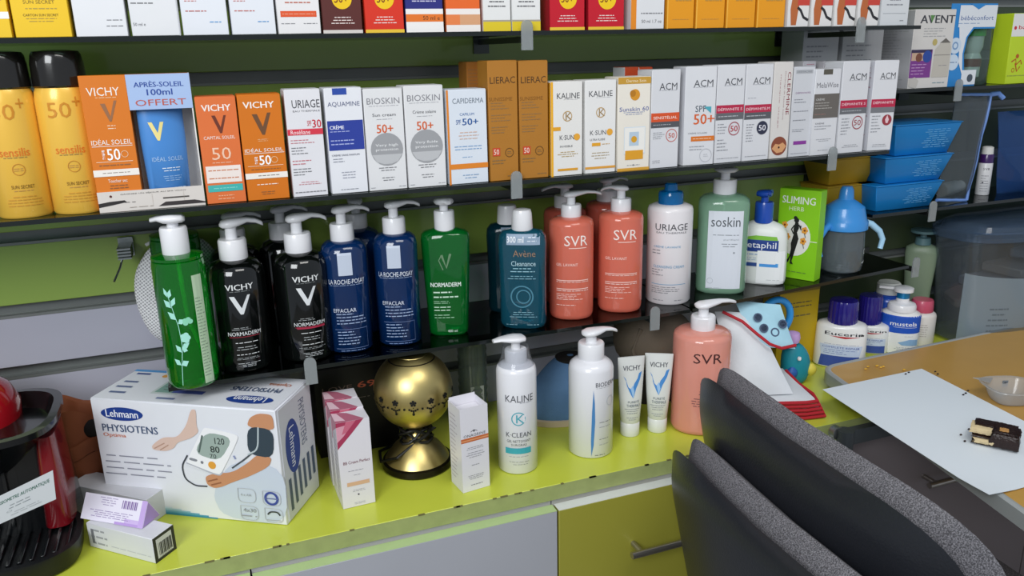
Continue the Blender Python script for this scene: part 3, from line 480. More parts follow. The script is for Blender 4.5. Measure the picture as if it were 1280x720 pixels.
# green floral bottles
FLO = [('R', .24, .03, .46, .86, 'B9D2B0'), ('L', .26, .08, .44, .7, 26, '6F8F6C', 'l')]
def leaf(x, y, dx, dy, w_):
    n = math.hypot(dx, dy*2.4); px_, py_ = -dy*2.4/n*w_*1.5, dx/n*w_*.75
    return ('P', [(x, y), (x+dx*.45+px_, y+dy*.45+py_), (x+dx, y+dy), (x+dx*.45-px_, y+dy*.45-py_)], 'A9E6D6')
FLO += [('S', [(-.2, .04), (-.16, .2), (-.1, .35), (-.12, .5), (-.2, .65), (-.26, .75)], .012, 'A9E6D6')]
FLO += [leaf(*q) for q in ((-.17, .2, -.13, .05, .03), (-.16, .2, .14, .03, .035), (-.11, .33, .15, .04, .03), (-.13, .3, -.1, .06, .03), (-.12, .52, .12, .03, .03), (-.14, .55, -.16, .06, .035), (-.2, .65, .09, .07, .03), (-.21, .64, -.14, .06, .035), (-.24, .71, .06, .07, .03), (-.26, .72, -.06, .07, .025), (-.11, .33, .1, -.02, .03))]
FLO += [('C', -.02+.045*math.cos(q*PI/2.5), .41+.022*math.sin(q*PI/2.5), .052, 'A9E6D6') for q in range(5)]+[('C', .06+.05*math.cos(q*PI/2.5), .53+.016*math.sin(q*PI/2.5), .05, '8FD8B8') for q in range(4)]
FSEC = [(0, .88), (.02, .97), (.06, 1), (.92, 1), (.955, .97), (.96, .9), (.965, .97), (.985, .97), (1, .6)]
for i, (px, py, wx, ny, top) in enumerate(((245, 487, 62, 316, 266), (240, 452, 58, 290, 268))):
    t, a, b, H = bottle('pump_bottle', ['bright green bottle with pale flower print and white pump, leftmost on the lower shelf', 'green bottle hidden behind the flower printed green one, only its shoulder showing'][i], BG, px, py, wx, ny, Z3, GREEN if i == 0 else DGREEN, FSEC, art=FLO if i == 0 else None, face=-4)
    if i == 0:
        MB().tube([(0, 0, H*.98), (.002, 0, H*.5), (a*.6, 0, .01)], .0022, mat('8BE060', .4)).build('dip_tube', t)
        pump(t, H-.001, a*.52, ztop(t.location.x, t.location.y, 266)-Z3-H, 176, PW, 'wide', L=.026, ribs=False, collar_h=.68)
# black Vichy
VI = [('T', 'VICHY', .03, .79, .5, .052, 'E4E6E6', .02), ('L', -.15, .745, .2, .758, 1, '8A8E8E'), ('P', [(-.17, .71), (-.08, .71), (.03, .6), (.15, .715), (.2, .715), (.05, .545), (.0, .545)], 'DDE0E2'),
      ('L', -.2, .4, .15, .43, 2, 'B0B4B4'), ('T', 'NORMADERM', .03, .368, .6, .036, 'E4E6E6', .008), ('R', -.25, .335, .3, .342, '8A2434'), ('L', -.15, .275, .25, .295, 1, 'E4E6E6'), ('L', -.22, .21, .3, .255, 2, 'A8ACAC'), ('L', -.15, .165, .25, .185, 1, 'E4E6E6'), ('L', -.22, .125, .3, .15, 2, 'A8ACAC'), ('L', -.16, .055, .26, .1, 3, 'C8CCCC')]
for i, (px, py, wx, ny, top, fc) in enumerate(((310, 466, 68, 322, 272, 0), (387, 453, 66, 313, 266, 6))):
    V = list(VI)
    if i == 1: V.insert(5, ('R', -.22, .325, .32, .345, 'B02A48'))
    t, a, b, H = bottle('pump_bottle', ['black bottle with a large white V, left one of the front two', 'black bottle with a large white V and red line, right one of the front two'][i], BG, px, py, wx, ny, Z3, BLACK, art=V, face=fc)
    pump(t, H-.001, a*.5, ztop(t.location.x, t.location.y, top)-Z3-H, 8, PW, L=a*1.15)
def behind(label, px, wpx, dy_, neck, top, m, yb, ang=5, n=2, asp=1, **k):
    p = at(px, neck, yb); c = Vector((p.x, yb, Z3)); a = wpx*depth(c)/FPX/2
    t, a, b, H = bottle('pump_bottle', label, BG, 0, 0, 0, neck, Z3, m, xy=(c.x, c.y, a), n=n, asp=asp, **k)
    return t, a, b, H
for lab, px, wx, ny, top, L in (('black bottle in the back row behind the left black one', 292, 58, 305, 264, 1.2), ('black bottle in the back row, left of and behind the right black one', 352, 56, 297, 256, 1.2)):
    t, a, b, H = behind(lab, px, wx, 0, ny, top, BLACK, .138)
    pump(t, H-.001, a*.5, ztop(t.location.x, t.location.y, top)-Z3-H, 5, PW, L=a*L)
LR = [('R', -.17, .72, .14, .92, 'C3CCDC'), ('T', 'LA ROCHE-POSAY', .0, .665, .86, .042, 'E0E5EE', .015), ('L', -.4, .625, .4, .64, 1, '9AAAC6'), ('T', 'EFFACLAR', -.1, .405, .52, .035, 'D8DEEA', .015), ('L', -.3, .27, .4, .385, 4, '9FB0CE', 'l'), ('S', [(-.36, .23), (.4, .23), (.4, .05), (-.36, .05)], .008, '7F94BC'), ('L', -.3, .08, .3, .22, 5, '9FB0CE', 'l'), ('L', -.25, .02, .3, .04, 1, '7F94BC')]
for i, (px, py, wx, ny, top) in enumerate(((440, 442, 56, 299, 256), (502, 433, 54, 290, 250))):
    t, a, b, H = bottle('pump_bottle', ['navy blue bottle with a pale square logo, the left one in front', 'navy blue bottle with a pale square logo, the right one'][i], BG, px, py, wx, ny, Z3, NAVY, secs=[(0, .9), (.02, 1), (.9, 1), (.955, .93), (.985, .75), (1, .45)], n=2.4, art=LR, face=2-6*i)
    pump(t, H-.001, a*.52, ztop(t.location.x, t.location.y, top)-Z3-H, 8, PW, L=a*1.3)
t, a, b, H = behind('dark blue bottle in the back row behind the left navy bottle', 446, 58, 0, 284, 248, NAVY, .14, n=3)
pump(t, H-.001, a*.45, ztop(t.location.x, t.location.y, 246)-Z3-H, 95, PW, L=a)
# green tapering Normaderm
t, a, b, H = bottle('pump_bottle', 'green bottle tapering to its foot, its white pump facing forward', BG, 562, 421, 60, 285, Z3, mat('0B8A34', .07, trans=.65, ior=1.36, coat=.5), secs=[(0, .72), (.02, .8), (.06, .82), (.5, .93), (.9, 1), (.95, .97), (.975, .85), (1, .45)], n=3, asp=.6,
    art=[('S', [(-.08, .78), (.01, .66), (.1, .79)], .05, '6B8A6A'), ('S', [(-.08, .78), (-.14, .73), (-.06, .64)], .02, '6B8A6A'), ('T', 'NORMADERM', -.02, .5, .62, .042, 'E8F2EA', .02), ('L', -.28, .36, .3, .45, 2, 'CDE8D2', 'l'), ('L', -.28, .315, .1, .35, 2, 'A5D0AE', 'l'), ('L', -.28, .24, .3, .3, 2, 'CDE8D2', 'l'), ('L', -.28, .17, .2, .22, 2, 'A5D0AE', 'l'), ('T', '400 ml', .08, .05, .2, .025, 'E8F2EA', .015)], face=-2)
pump(t, H-.001, a*.42, ztop(t.location.x, t.location.y, 246)-Z3-H, -80, PW, 'wide', L=.016, collar_h=.6)
# Avene pair
AV = [('R', -.3, .86, .38, .965, '8FA3B8'), ('T', '300 ml', -.12, .912, .34, .06, 'F2F4F8', .02), ('L', .1, .88, .34, .95, 2, 'D8E0EA'), ('T', 'Avène', .06, .775, .46, .065, '9A7860', .015), ('T', 'Cleanance', .04, .675, .5, .05, 'B8D4DC', .012), ('L', -.26, .58, .3, .64, 2, '9CC4D0'), ('L', -.34, .51, .34, .56, 2, '86B0BE'), ('C', 0, .34, .24, '4B8296', .88), ('C', .03, .34, .15, '4B8296', .84), ('L', -.3, .12, .34, .19, 3, '86B0BE'), ('L', -.34, .04, -.1, .06, 1, 'A8D0DC'), ('L', .1, .04, .34, .06, 1, 'A8D0DC')]
ASEC = [(0, .8), (.02, .9), (.06, .97), (.3, .96), (.6, .97), (.86, 1), (.93, .96), (.975, .8), (1, .35)]
t, a, b, H = bottle('cleanser_bottle', 'teal blue flat bottle with white screw cap and a 300 ml sticker, in front', BG, 655, 412, 60, 285, Z3, TEAL, ASEC, n=3.2, asp=.55, art=AV, face=-6)
cap(t, H-.002, [(a*.42, 0), (a*.44, .002), (a*.40, .026), (a*.36, .031), (a*.2, .0325)], PW, 'screw_cap')
t, a, b, H = behind('dark teal bottle with white cap in the back row, left of the 300 ml one', 634, 52, 0, 277, 250, mat('0E3A48', .1, trans=.5, ior=1.36), .125, secs=ASEC, n=3.2, asp=.55, art=[('R', -.15, .87, .42, .96, '6F8398'), ('T', '300 ml', .12, .915, .4, .05, 'C8D0DC', .01)])
cap(t, H-.002, [(a*.48, 0), (a*.48, .002), (a*.44, .026), (a*.4, .03), (a*.2, .031)], PW, 'screw_cap')
# SVR
def svr_art(c1='F8E9E2', c2='F8DAD0'):
    return [('T', 'SVR', .12, .80, .54, .1, c1, .012), ('R', -.05, .725, .36, .732, c2), ('T', 'GEL LAVANT', -.1, .565, .5, .028, c2, .01), ('R', -.35, .405, .42, .412, c2), ('L', -.35, .385, .42, .4, 1, c1), ('R', -.35, .32, .42, .327, c2), ('L', -.35, .295, .42, .315, 1, c1), ('L', -.35, .21, .3, .28, 4, c2, 'l'), ('L', -.35, .15, .1, .17, 1, c2, 'l')]
SSEC = [(0, .9), (.015, .97), (.05, 1), (.93, 1), (.965, .95), (.985, .8), (1, .45)]
for i, (px, py, wx, ny, top) in enumerate(((714, 401, 56, 270, 238), (774, 392, 56, 263, 230))):
    t, a, b, H = bottle('pump_bottle', ['coral bottle with white lettering on the shelf, left one of the front two', 'coral bottle with white lettering on the shelf, right one of the front two'][i], BG, px, py, wx, ny, Z3, CORAL, SSEC, n=2.3, art=svr_art(), face=0)
    pump(t, H-.001, a*.45, ztop(t.location.x, t.location.y, top)-Z3-H, [2, 150][i], PW, L=a*[1.5, .9][i])
for lab, px, wx, ny, top, an in (('coral bottle with its pump spout to the left, behind the left front coral bottle', 706, 52, 258, 228, 185), ('coral bottle in the back row behind the right front coral bottle', 759, 52, 250, 221, 12)):
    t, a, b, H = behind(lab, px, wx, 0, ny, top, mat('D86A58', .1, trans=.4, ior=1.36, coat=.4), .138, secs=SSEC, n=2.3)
    pump(t, H-.001, a*.5, ztop(t.location.x, t.location.y, top)-Z3-H, an, PW, L=a*1.2)
# Uriage
t, a, b, H = bottle('pump_bottle', 'white cylindrical bottle with a clear blue pump cover on the glass shelf', BG, 834, 382, 56, 254, Z3, mat('E6E2E4', .3, coat=.3), secs=[(0, .93), (.02, 1), (.94, 1), (.975, .95), (1, .7)], art=[('T', 'URIAGE', .05, .8, .76, .065, '4A4A50', .012), ('T', 'EAU THERMALE', .05, .745, .7, .018, '6A6A70', .01), ('T', 'CRÈME LAVANTE', -.05, .605, .62, .026, '5A9AC0', .008), ('L', -.4, .52, -.1, .58, 2, '7A7A80', 'l'), ('T', 'CLEANSING CREAM', .0, .4, .72, .026, '5A9AC0', .008), ('L', -.4, .3, -.05, .38, 3, '7A7A80', 'l'), ('R', -.4, .215, .42, .22, '5A9AC0'), ('L', -.4, .12, .3, .2, 4, '6A6A70', 'l'), ('L', -.35, .04, -.1, .065, 1, '7A7A80'), ('L', .15, .04, .35, .065, 1, '7A7A80')], face=0)
BC = mat('0C7FC8', .08, trans=.5, ior=1.3, coat=.5)
cap(t, H-.001, [(a*.55, 0), (a*.55, .018), (a*.5, .022), (a*.3, .024), (a*.27, .034), (a*.2, .036)], BC, 'pump_cover')
# soskin
t, a, b, H = bottle('pump_bottle', 'clear pale green bottle with a tall white label and white pump', BG, 899, 368, 62, 240, Z3, mat('A0CDAF', .08, trans=.5, ior=1.33, coat=.5), secs=[(0, .92), (.02, .99), (.05, 1), (.9, 1), (.94, .96), (.97, .8), (1, .38)], n=3, asp=.8,
    art=[('R', -.3, .06, .37, .845, 'DDE2EA'), ('T', 'soskin', .035, .74, .56, .1, '4C5258', -.008), ('L', -.2, .595, .3, .62, 1, '8A9098'), ('T', 'purifiant', .16, .56, .3, .02, '8A9098', .01), ('L', -.05, .48, .3, .53, 2, '8A9098'), ('C', .22, .43, .02, '9AA0A8'), ('C', -.22, .14, .06, 'B0B6BE', .88), ('L', -.28, .06, .0, .075, 1, 'A8AEB6')], face=3)
MB().tube([(0, 0, H*.98), (0, 0, .01)], .002, mat('CFE0D4', .4)).build('dip_tube', t)
pump(t, H-.001, a*.46, ztop(t.location.x, t.location.y, 207)-Z3-H, 100, PW, 'wide', L=.02, collar_h=.52)
# cetaphil
t, a, b, H = bottle('pump_bottle', 'small white lotion bottle with blue pump and a navy label band', BG, 949, 356, 62, 276, Z3, mat('E2E6E2', .35), secs=[(0, .88), (.03, .97), (.08, 1), (.7, .98), (.85, .92), (.94, .75), (1, .42)], n=3.2, asp=.5,
    art=[('P', [(-.46, .74), (-.1, .8), (.3, .79), (.34, .7), (-.46, .7)], '7FBF3A'), ('R', -.46, .54, .34, .73, '1F3F8A'), ('T', 'Cetaphil', -.05, .635, .7, .13, 'F2F4F8', .015), ('L', -.3, .47, .25, .52, 1, '7FA0C8'), ('L', -.35, .39, .25, .45, 2, '9AB0C8'), ('R', -.26, .3, .0, .36, '2B4A8A'), ('R', 0, .3, .36, .36, '5AA8E0'), ('R', -.05, .02, .47, .56, 'F0F2F2'), ('R', 0, .3, .34, .35, '4A9AE0'), ('L', .15, .08, .4, .1, 1, 'A0A4A8')], face=-6)
pump(t, H-.001, a*.36, ztop(t.location.x, t.location.y, 236)-Z3-H, -60, mat('1F4FB4', .25, coat=.4), 'wide', L=.012, collar_h=.62, ribs=False)
# slimming herb box
x0, x1 = at(965, 345, .055).x, at(1021, 352, .055).x
p0 = on(970, 343, Z3)
pR = on(1021, 353, Z3+.001); yy = pR.y; xL = at(966, 344, yy).x; Hh = ztop(pR.x, yy, 241)-Z3
G = '8CD018'
A_ = Vector((.990, .112)); B_ = Vector((1.026, .044)); yw = math.degrees(math.atan2(B_.y-A_.y, B_.x-A_.x)); Wb = (B_-A_).length; Mx = (A_+B_)/2; Hh = ztop(A_.x, A_.y, 235)-Z3
t = carton('tea_box', 'lime green box reading SLIMING HERB with a black standing figure', None, Mx.x-Wb/2, Mx.x+Wb/2, Mx.y, Z3, Hh, .028, G,
    [('T', 'SLIMING', .48, .885, .8, .08, 'F2F6EA', .035), ('T', 'HERB', .44, .79, .36, .045, 'E4EFC8', .015), ('C', .46, .47, .37, 'ECEBE4', 0, 2.0*(.0)+1.22*1.0),
     ] + [e for x, y in ((.18, .6), (.26, .47), (.68, .56), (.66, .44)) for e in ([('C', x+.045*math.cos(q*1.257), y+.026*math.sin(q*1.257), .035, 'E8A03A') for q in range(5)]+[('C', x, y, .025, '7A3A1A'), ('S', [(x, y-.03), (x+.03, y-.08)], .015, '3A3A30')])] +
     [('C', .47, .665, .06, '1C1C1C'), ('C', .44, .69, .045, '1C1C1C'), ('P', [(.44, .64), (.52, .64), (.54, .58), (.5, .53), (.55, .46), (.5, .36), (.46, .28), (.42, .2), (.46, .165), (.38, .17), (.39, .3), (.37, .4), (.42, .5), (.41, .57)], '1C1C1C'), ('P', [(.4, .4), (.46, .36), (.32, .22), (.24, .2), (.26, .175), (.34, .19)], '1C1C1C'), ('S', [(.53, .62), (.6, .56), (.58, .61)], .03, '1C1C1C'), ('S', [(.43, .61), (.36, .56), (.42, .51)], .03, '1C1C1C'),
      ('R', .82, .44, 1, .45, 'E4EFC8'), ('L', .25, .07, .8, .095, 1, '3A6A10')], yaw=yw, sidecol='6DAA12', cat='box', topcol='86C818')
# sippy cup
cS = on(1055, 345, Z3); rS = 27*depth(cS)/FPX; cS = cS+Vector((.5, .85, 0))*rS
t = empty('sippy_cup', cS, 0, 'clear toddler cup with a sky blue spouted lid and side handles on the lower shelf', 'cup')
CL = glass('D2DADC', 1.0, milk=.22, milkcol='A8B2B8'); hb = ztop(cS.x, cS.y, 283)-Z3; ht = ztop(cS.x, cS.y, 232)-Z3
c = MB(); c.lathe([(rS*.75, .001), (rS*.93, .006), (rS, .02), (rS*1.0, hb*.6), (rS*.96, hb)], CL, seg=40, cap=False); c.build('cup_body', t)
MB().lathe([(rS*.7, .0015), (rS*.6, .006), (0.001, .008)], CL, seg=32, cap=False).build('cup_base', t)
BL = mat('3B8FD8', .3, coat=.3)
dh = ht-hb
MB().lathe([(rS*1.0, hb-.004), (rS*1.06, hb-.002), (rS*1.06, hb+.012), (rS*.98, hb+.016), (rS*.85, hb+dh*.5), (rS*.5, hb+dh*.63), (rS*.34, hb+dh*.68), (rS*.3, hb+dh*.9), (rS*.22, ht-.001), (rS*.05, ht)], BL, seg=36).build('spout_lid', t)
LB = mat('A8D4F0', .3, coat=.3)
for s_ in (1, -1):
    pts = [(s_*rS*1.0, -.006, hb+.006), (s_*rS*1.35, -.012, hb+.002), (s_*rS*1.75, -.018, hb-.012), (s_*rS*1.9, -.022, hb-.028), (s_*rS*1.75, -.024, hb-.046)]
    MB().tube(pts, [.007, .0065, .006, .0055, .005], BL if s_ < 0 else LB, 12).build('handle', t)
printing(t, [('C', .3, .5, .06, 'E8F0F4', .8), ('S', [(.2, .25), (.34, .27), (.3, .3)], .02, 'E8F0F4')], rS*2, hb, lambda u, v, l: ((rS+l)*math.sin(min(1.4, u/rS)), -(rS+l)*math.cos(min(1.4, u/rS)), v), 'cup_print', step=.004)
# mesh bath mitt hanging behind the green bottle
pts2 = [(192, 296), (176, 318), (164, 340), (165, 372), (174, 400), (190, 424), (206, 432), (240, 440), (268, 430), (278, 400), (280, 350), (272, 300), (240, 288)]
P3 = [at(x, y, .172) for x, y in pts2]; cx = sum(p.x for p in P3)/len(P3); cz = sum(p.z for p in P3)/len(P3)
mm = bpy.data.materials.new('mesh_weave'); mm.use_nodes = True; nt = mm.node_tree; b_ = nt.nodes['Principled BSDF']; tc = nt.nodes.new('ShaderNodeTexCoord'); mp_ = nt.nodes.new('ShaderNodeMapping'); mp_.inputs['Rotation'].default_value = (0, .6, 0); mp_.inputs['Scale'].default_value = (260, 1, 260)
ck = nt.nodes.new('ShaderNodeTexVoronoi'); ck.inputs['Scale'].default_value = 1; ck.inputs['Randomness'].default_value = .1
nt.links.new(tc.outputs['Object'], mp_.inputs[0]); nt.links.new(mp_.outputs[0], ck.inputs['Vector']); rp = nt.nodes.new('ShaderNodeValToRGB'); rp.color_ramp.elements[0].color = lin('8E8E92'); rp.color_ramp.elements[1].color = lin('F2F2F4'); rp.color_ramp.elements[0].position = .15; rp.color_ramp.elements[1].position = .5
nt.links.new(ck.outputs['Distance'], rp.inputs[0]); nt.links.new(rp.outputs[0], b_.inputs['Base Color']); bp = nt.nodes.new('ShaderNodeBump'); bp.inputs['Strength'].default_value = .6; bp.inputs['Distance'].default_value = .002; nt.links.new(ck.outputs['Distance'], bp.inputs['Height']); nt.links.new(bp.outputs[0], b_.inputs['Normal'])
t = empty('bath_mitt', (cx, .172, cz), 0, 'white mesh bath mitt hanging on the wall behind the green flower bottle', 'mitt')
rings = []
for k, (s_, dy) in enumerate(((.02, -.016), (.5, -.015), (.85, -.010), (1, 0), (.85, .010), (.02, .012))):
    rings.append([((p.x-cx)*s_, dy+(.003*math.sin(i*2.2) if 0 < k < 5 else 0), (p.z-cz)*s_) for i, p in enumerate(P3)])
MB().loft(rings, mm).build('mesh_pad', t, sub=2)
MB().tube([(P3[0].x-cx-.012, -.006, P3[0].z-cz-.01), (P3[0].x-cx+.02, -.004, P3[0].z-cz+.004), (0, 0, P3[0].z-cz+.006)], .0025, mat('D8D8DA', .5)).build('hanging_loop', t)
hx = at(156, 316, .16)
t = empty('display_hook', (hx.x, WY-.002, hx.z), 0, 'small ribbed metal hook with a wire prong on the wall, beside the mesh mitt', 'hook')
h = MB(); ms = mat('9EA3A2', .3, metal=.9)
for i in range(4): h.box(-.009, .009, -.05, -.004, .006-i*.0045, .0085-i*.0045, ms)
h.box(-.01, .01, -.006, -.0005, -.012, .016, ms).box(-.0075, .0075, -.045, -.006, -.006, .006, mat('55605A', .4, metal=.6)); h.build('hook_plate', t)
MB().tube([(-.004, -.048, -.008), (-.006, -.07, -.014), (-.014, -.09, -.028)], .0015, ms, 8).build('wire_prong', t)

# ---------------- counter objects ----------------
# blood pressure monitor box
ang = math.radians(-32); Wl, Dl, Hl = .276, .105, .172; BRp = Vector((.047, -.076, ZC))
ux = Vector((math.cos(ang), math.sin(ang), 0)); org = BRp-ux*Wl
t = empty('monitor_box', org, ang, 'large white carton picturing a blood pressure monitor, on the counter', 'box')
lw = mat('E6E8EE', .32, coat=.3, var=.02)
MB().box(0, Wl, 0, Dl, .0004, Hl, lw).build('carton', t, bevel=.001)
MB().box(.001, Wl-.0022, .0012, Dl-.001, Hl+.0001, Hl+.0011, lw).build('lid_flap', t)
MB().box(Wl+.0001, Wl+.001, .006, Dl-.002, .003, Hl-.003, mat('D5D7DC', .4)).build('side_flap', t)
def lq(x, y):
    yt = 160+(x-105)*.057; yb = 640+(x-165)*.025; v = (yb-y)/(yb-yt); xl = 105+60*(1-v); xr = 803+30*(1-v)
    return ((x-xl)/(xr-xl), v)
def LP(pts, c): return ('P', [lq(*p) for p in chaikin(pts)], c)
def LS(pts, wd, c): return ('S', [lq(*p) for p in (chaikin(pts, False) if len(pts) > 2 else pts)], wd, c)
def chaikin(P, closed=True, it=2):
    for _ in range(it):
        n = len(P); Q = [] if closed else [P[0]]
        for i in range(n if closed else n-1):
            a, b = P[i], P[(i+1) % n]; Q += [(a[0]*.8+b[0]*.2, a[1]*.8+b[1]*.2), (a[0]*.2+b[0]*.8, a[1]*.2+b[1]*.8)]
        P = Q if closed else Q+[P[-1]]
    return P
def LT(s_, x, y, w_, h_, c, b_=.012): u, v = lq(x, y); return ('T', s_, u, v, w_/690, h_/470, c, b_)
sk, sk2 = 'D9A88C', 'C98E68'
grad = [('R', 0, i*.012, .62-i*.05, (i+1)*.012, c) for i, c in enumerate(('2F86A8', '4A98B6', '6BAAC4', '8FBFD2', 'B4D2DF', 'CFDEE8'))]
art = grad+[LP([(640, 395), (830, 420), (835, 655), (600, 640), (560, 540)], 'CBD4E2'),
    LP([(150+79+82*math.cos(q*.2618), 222+28*math.sin(q*.2618)+82*math.cos(q*.2618)*.05) for q in range(24)], '1F3F8C'), LT('Lehmann', 229, 221, 124, 30, 'F0F3FA', .025), LT('PHYSIOTENS', 258, 284, 214, 30, '4A5A78', .02), LT('Optima', 198, 313, 88, 20, 'D07A5A', .02),
    ('L', .04, .49, .33, .525, 1, '8A8C98'), ('L', .03, .435, .4, .47, 1, '8A8C98'), ('L', .03, .38, .4, .415, 1, '8A8C98'), ('L', .02, .325, .36, .36, 1, '8A8C98'),
    LP([(495, 197), (515, 197), (514, 262), (522, 288), (490, 315), (440, 332), (425, 358), (395, 372), (345, 368), (340, 352), (362, 330), (388, 313), (440, 312), (476, 262)], 'DCBFB0'), LS([(350, 362), (390, 338)], .006, 'B8927E'), LS([(372, 368), (405, 345)], .006, 'B8927E'),
    LS([(475, 385), (452, 430), (462, 485), (500, 512), (545, 512)], .008, '3A3E46'), LS([(640, 430), (690, 390), (720, 360)], .008, '4A5058'),
    LP([(700, 262), (712, 225), (745, 208), (790, 212), (798, 232), (800, 275)], sk2), LP([(735, 370), (788, 380), (775, 418), (700, 462), (640, 488), (600, 510), (572, 518), (545, 505), (538, 470), (575, 455), (640, 448), (700, 405)], sk2), LS([(548, 490), (585, 478)], .008, '9A6244'), LS([(560, 505), (598, 492)], .008, '9A6244'),
    LP([(702, 258), (798, 270), (793, 384), (700, 370)], '34424E'), LS([(742, 262), (738, 350), (700, 372)], .008, 'B8C4C8'),
    LP([(538, 272), (552, 268), (660, 292), (670, 306), (602, 450), (590, 462), (480, 428), (470, 412)], 'F4F4F6'), LS([(470, 416), (590, 464), (604, 450)], .008, 'B9BCC6'), LP([(548, 284), (650, 306), (596, 405), (500, 374)], '9FB0A8'),
    LT('120', 598, 322, 36, 26, '2A3230', .02), LT('80', 580, 356, 34, 26, '2A3230', .02), LT('70', 572, 384, 24, 18, '2A3230', .01), LS([(535, 300), (520, 370)], .01, '5A6A64'),
    ('C',)+lq(567, 421)+(.021, 'E5A23A'), ('C',)+lq(530, 411)+(.008, '7A7C84'), LP([(484, 392), (514, 400), (510, 410), (481, 402)], '8A8C94'), LS([(648, 378), (655, 392)], .008, '8A94C0')]
for x, y in ((690, 540), (780, 546), (698, 612), (786, 616)):
    art.append(LS([(x-32, y-30), (x+32, y-28), (x+34, y+30), (x-30, y+28), (x-32, y-30)], .003, 'B4B6C0'))
art += [('C',)+lq(780, 546)+(.038, '3A4A9A', .7), ('L',)+lq(755, 553)+lq(806, 540)+(1, '3A4A9A'), LT('4x30', 700, 600, 48, 16, '8A8C98'), LT('4 x AA', 688, 536, 40, 10, '9A9CA8'), ('L',)+lq(670, 632)+lq(725, 616)+(1, '9A9CA8'), LS([(765, 612), (775, 600), (800, 600), (810, 614)], .008, '3A3C44'), ('L',)+lq(762, 640)+lq(812, 630)+(1, 'A8AAB4')]
printing(t, art, Wl, Hl, lambda u, v, l: (u, -l, v), 'front_print')
tp = lambda u, v, l: (u, v, Hl+.0011+l)
r180 = lambda e: e
top = [('R', .0, .93, .36, 1, '4A9AD8'), ('R', .27, .25, .42, .72, 'C8D2D0'), ('R', .285, .3, .405, .66, '7FA79A'), ('L', .3, .35, .39, .6, 3, '33504A'), ('C', .22, .82, .02, 'E5A23A'), ('R', .04, .83, .12, .88, '2F4A8C'), ('R', .04, .55, .12, .6, '5A6A90'), ('R', .04, .38, .13, .43, '5A6A90'), ('R', .05, .2, .14, .25, '5A6A90'), ('R', .34, .1, .44, .15, '6A7AA0'), ('R', .38, .3, .55, .4, '4A5AA0'),
       ('C', .82, .25, .125, '1F3F8C', 0, .36), ]
printing(t, top, Wl, Dl, tp, 'top_print')
printing(t, [('T', 'Lehmann', .5, .5, 1, 1, 'F0F3FA', .025)], .19*Wl*.9, .15*Dl, lambda u, v, l: (.82*Wl+.19*Wl*.45-u, .25*Dl+.075*Dl-v, Hl+.0021+l), 'top_lettering')
printing(t, [('T', 'PHYSIOTENS', .5, .5, 1, 1, '4A5A78', .02), ('T', 'Optima', .15, -1.0, .45, .8, 'C0704A', .02)], .27*Wl, .13*Dl, lambda u, v, l: (.93*Wl-u, .62*Dl-v, Hl+.0021+l), 'top_lettering')
printing(t, [('C', .35, .6, .2, '1F3F8C', 0, 1.9), ('V', 'Lehmann', .35, .6, .14, .34, 'F0F3FA', .02), ('V', 'PHYSIOTENS', .68, .72, .16, .4, '6A7488', .02)]+[('R', .14+i*.14, .08+i*.02, .21+i*.14, .36+i*.015, '4A5A70') for i in range(6)], Dl, Hl, lambda u, v, l: (Wl+.001+l, u, v), 'side_print')
# small boxes lying at the lower left
def lying(name, label, cat, pA, pB, z, Dd, Hh, col, art=None, topart=None, end=None, endcol=None, group=None):
    A = on(*pA, z); B = on(*pB, z); W_ = (B-A).length; an = math.atan2(B.y-A.y, B.x-A.x)
    t = empty(name, A, an, label, cat, group)
    mb = MB(); mb.box(0, W_, 0, Dd, .0003, Hh, mat(col, .4, var=.03))
    if endcol: mb.fm[3] = mb.mi(mat(endcol, .4))
    mb.build('carton', t, bevel=.0006)
    if art: printing(t, art, W_, Hh, lambda u, v, l: (u, -l, v), 'front_print')
    if topart: printing(t, topart, W_, Dd, lambda u, v, l: (u, v, Hh+l), 'top_print')
    if end: printing(t, end, Dd, Hh, lambda u, v, l: (W_+l, u, v), 'end_print')
    return t, W_
lt, lW = lying('medicine_carton', 'small white carton with a black framed barcode end, lying at the counter edge', 'box', (113, 683), (195, 705), ZC, .036, .036, 'DCDDE2', [('L', .05, .1, .3, .9, 3, 'A0A2A8'), ('L', .35, .2, .95, .3, 1, 'C0C2C8'), ('R', .06, .2, .1, .8, '77797F')], None,
      [('R', .0, 0, 1, 1, '2A2A2E'), ('R', .14, .12, .86, .88, 'D8D8D4')]+[('R', .22+i*.05, .2, .22+i*.05+.02+.012*(i % 3), .7, '3A3A3E') for i in range(12)]+[('L', .2, .13, .8, .18, 1, '4A4A4E')])
lying('medicine_carton', 'long pale grey carton with faint foil print, behind the lilac prism box', 'box', (92, 636), (188, 657), ZC+.0, .04, .040, 'C9CACF', [('R', .12, .2, .8, .8, 'BDBFC6'), ('L', .15, .3, .75, .7, 4, 'A8AAB4'), ('R', .02, .12, .035, .2, '2A3A8A')])
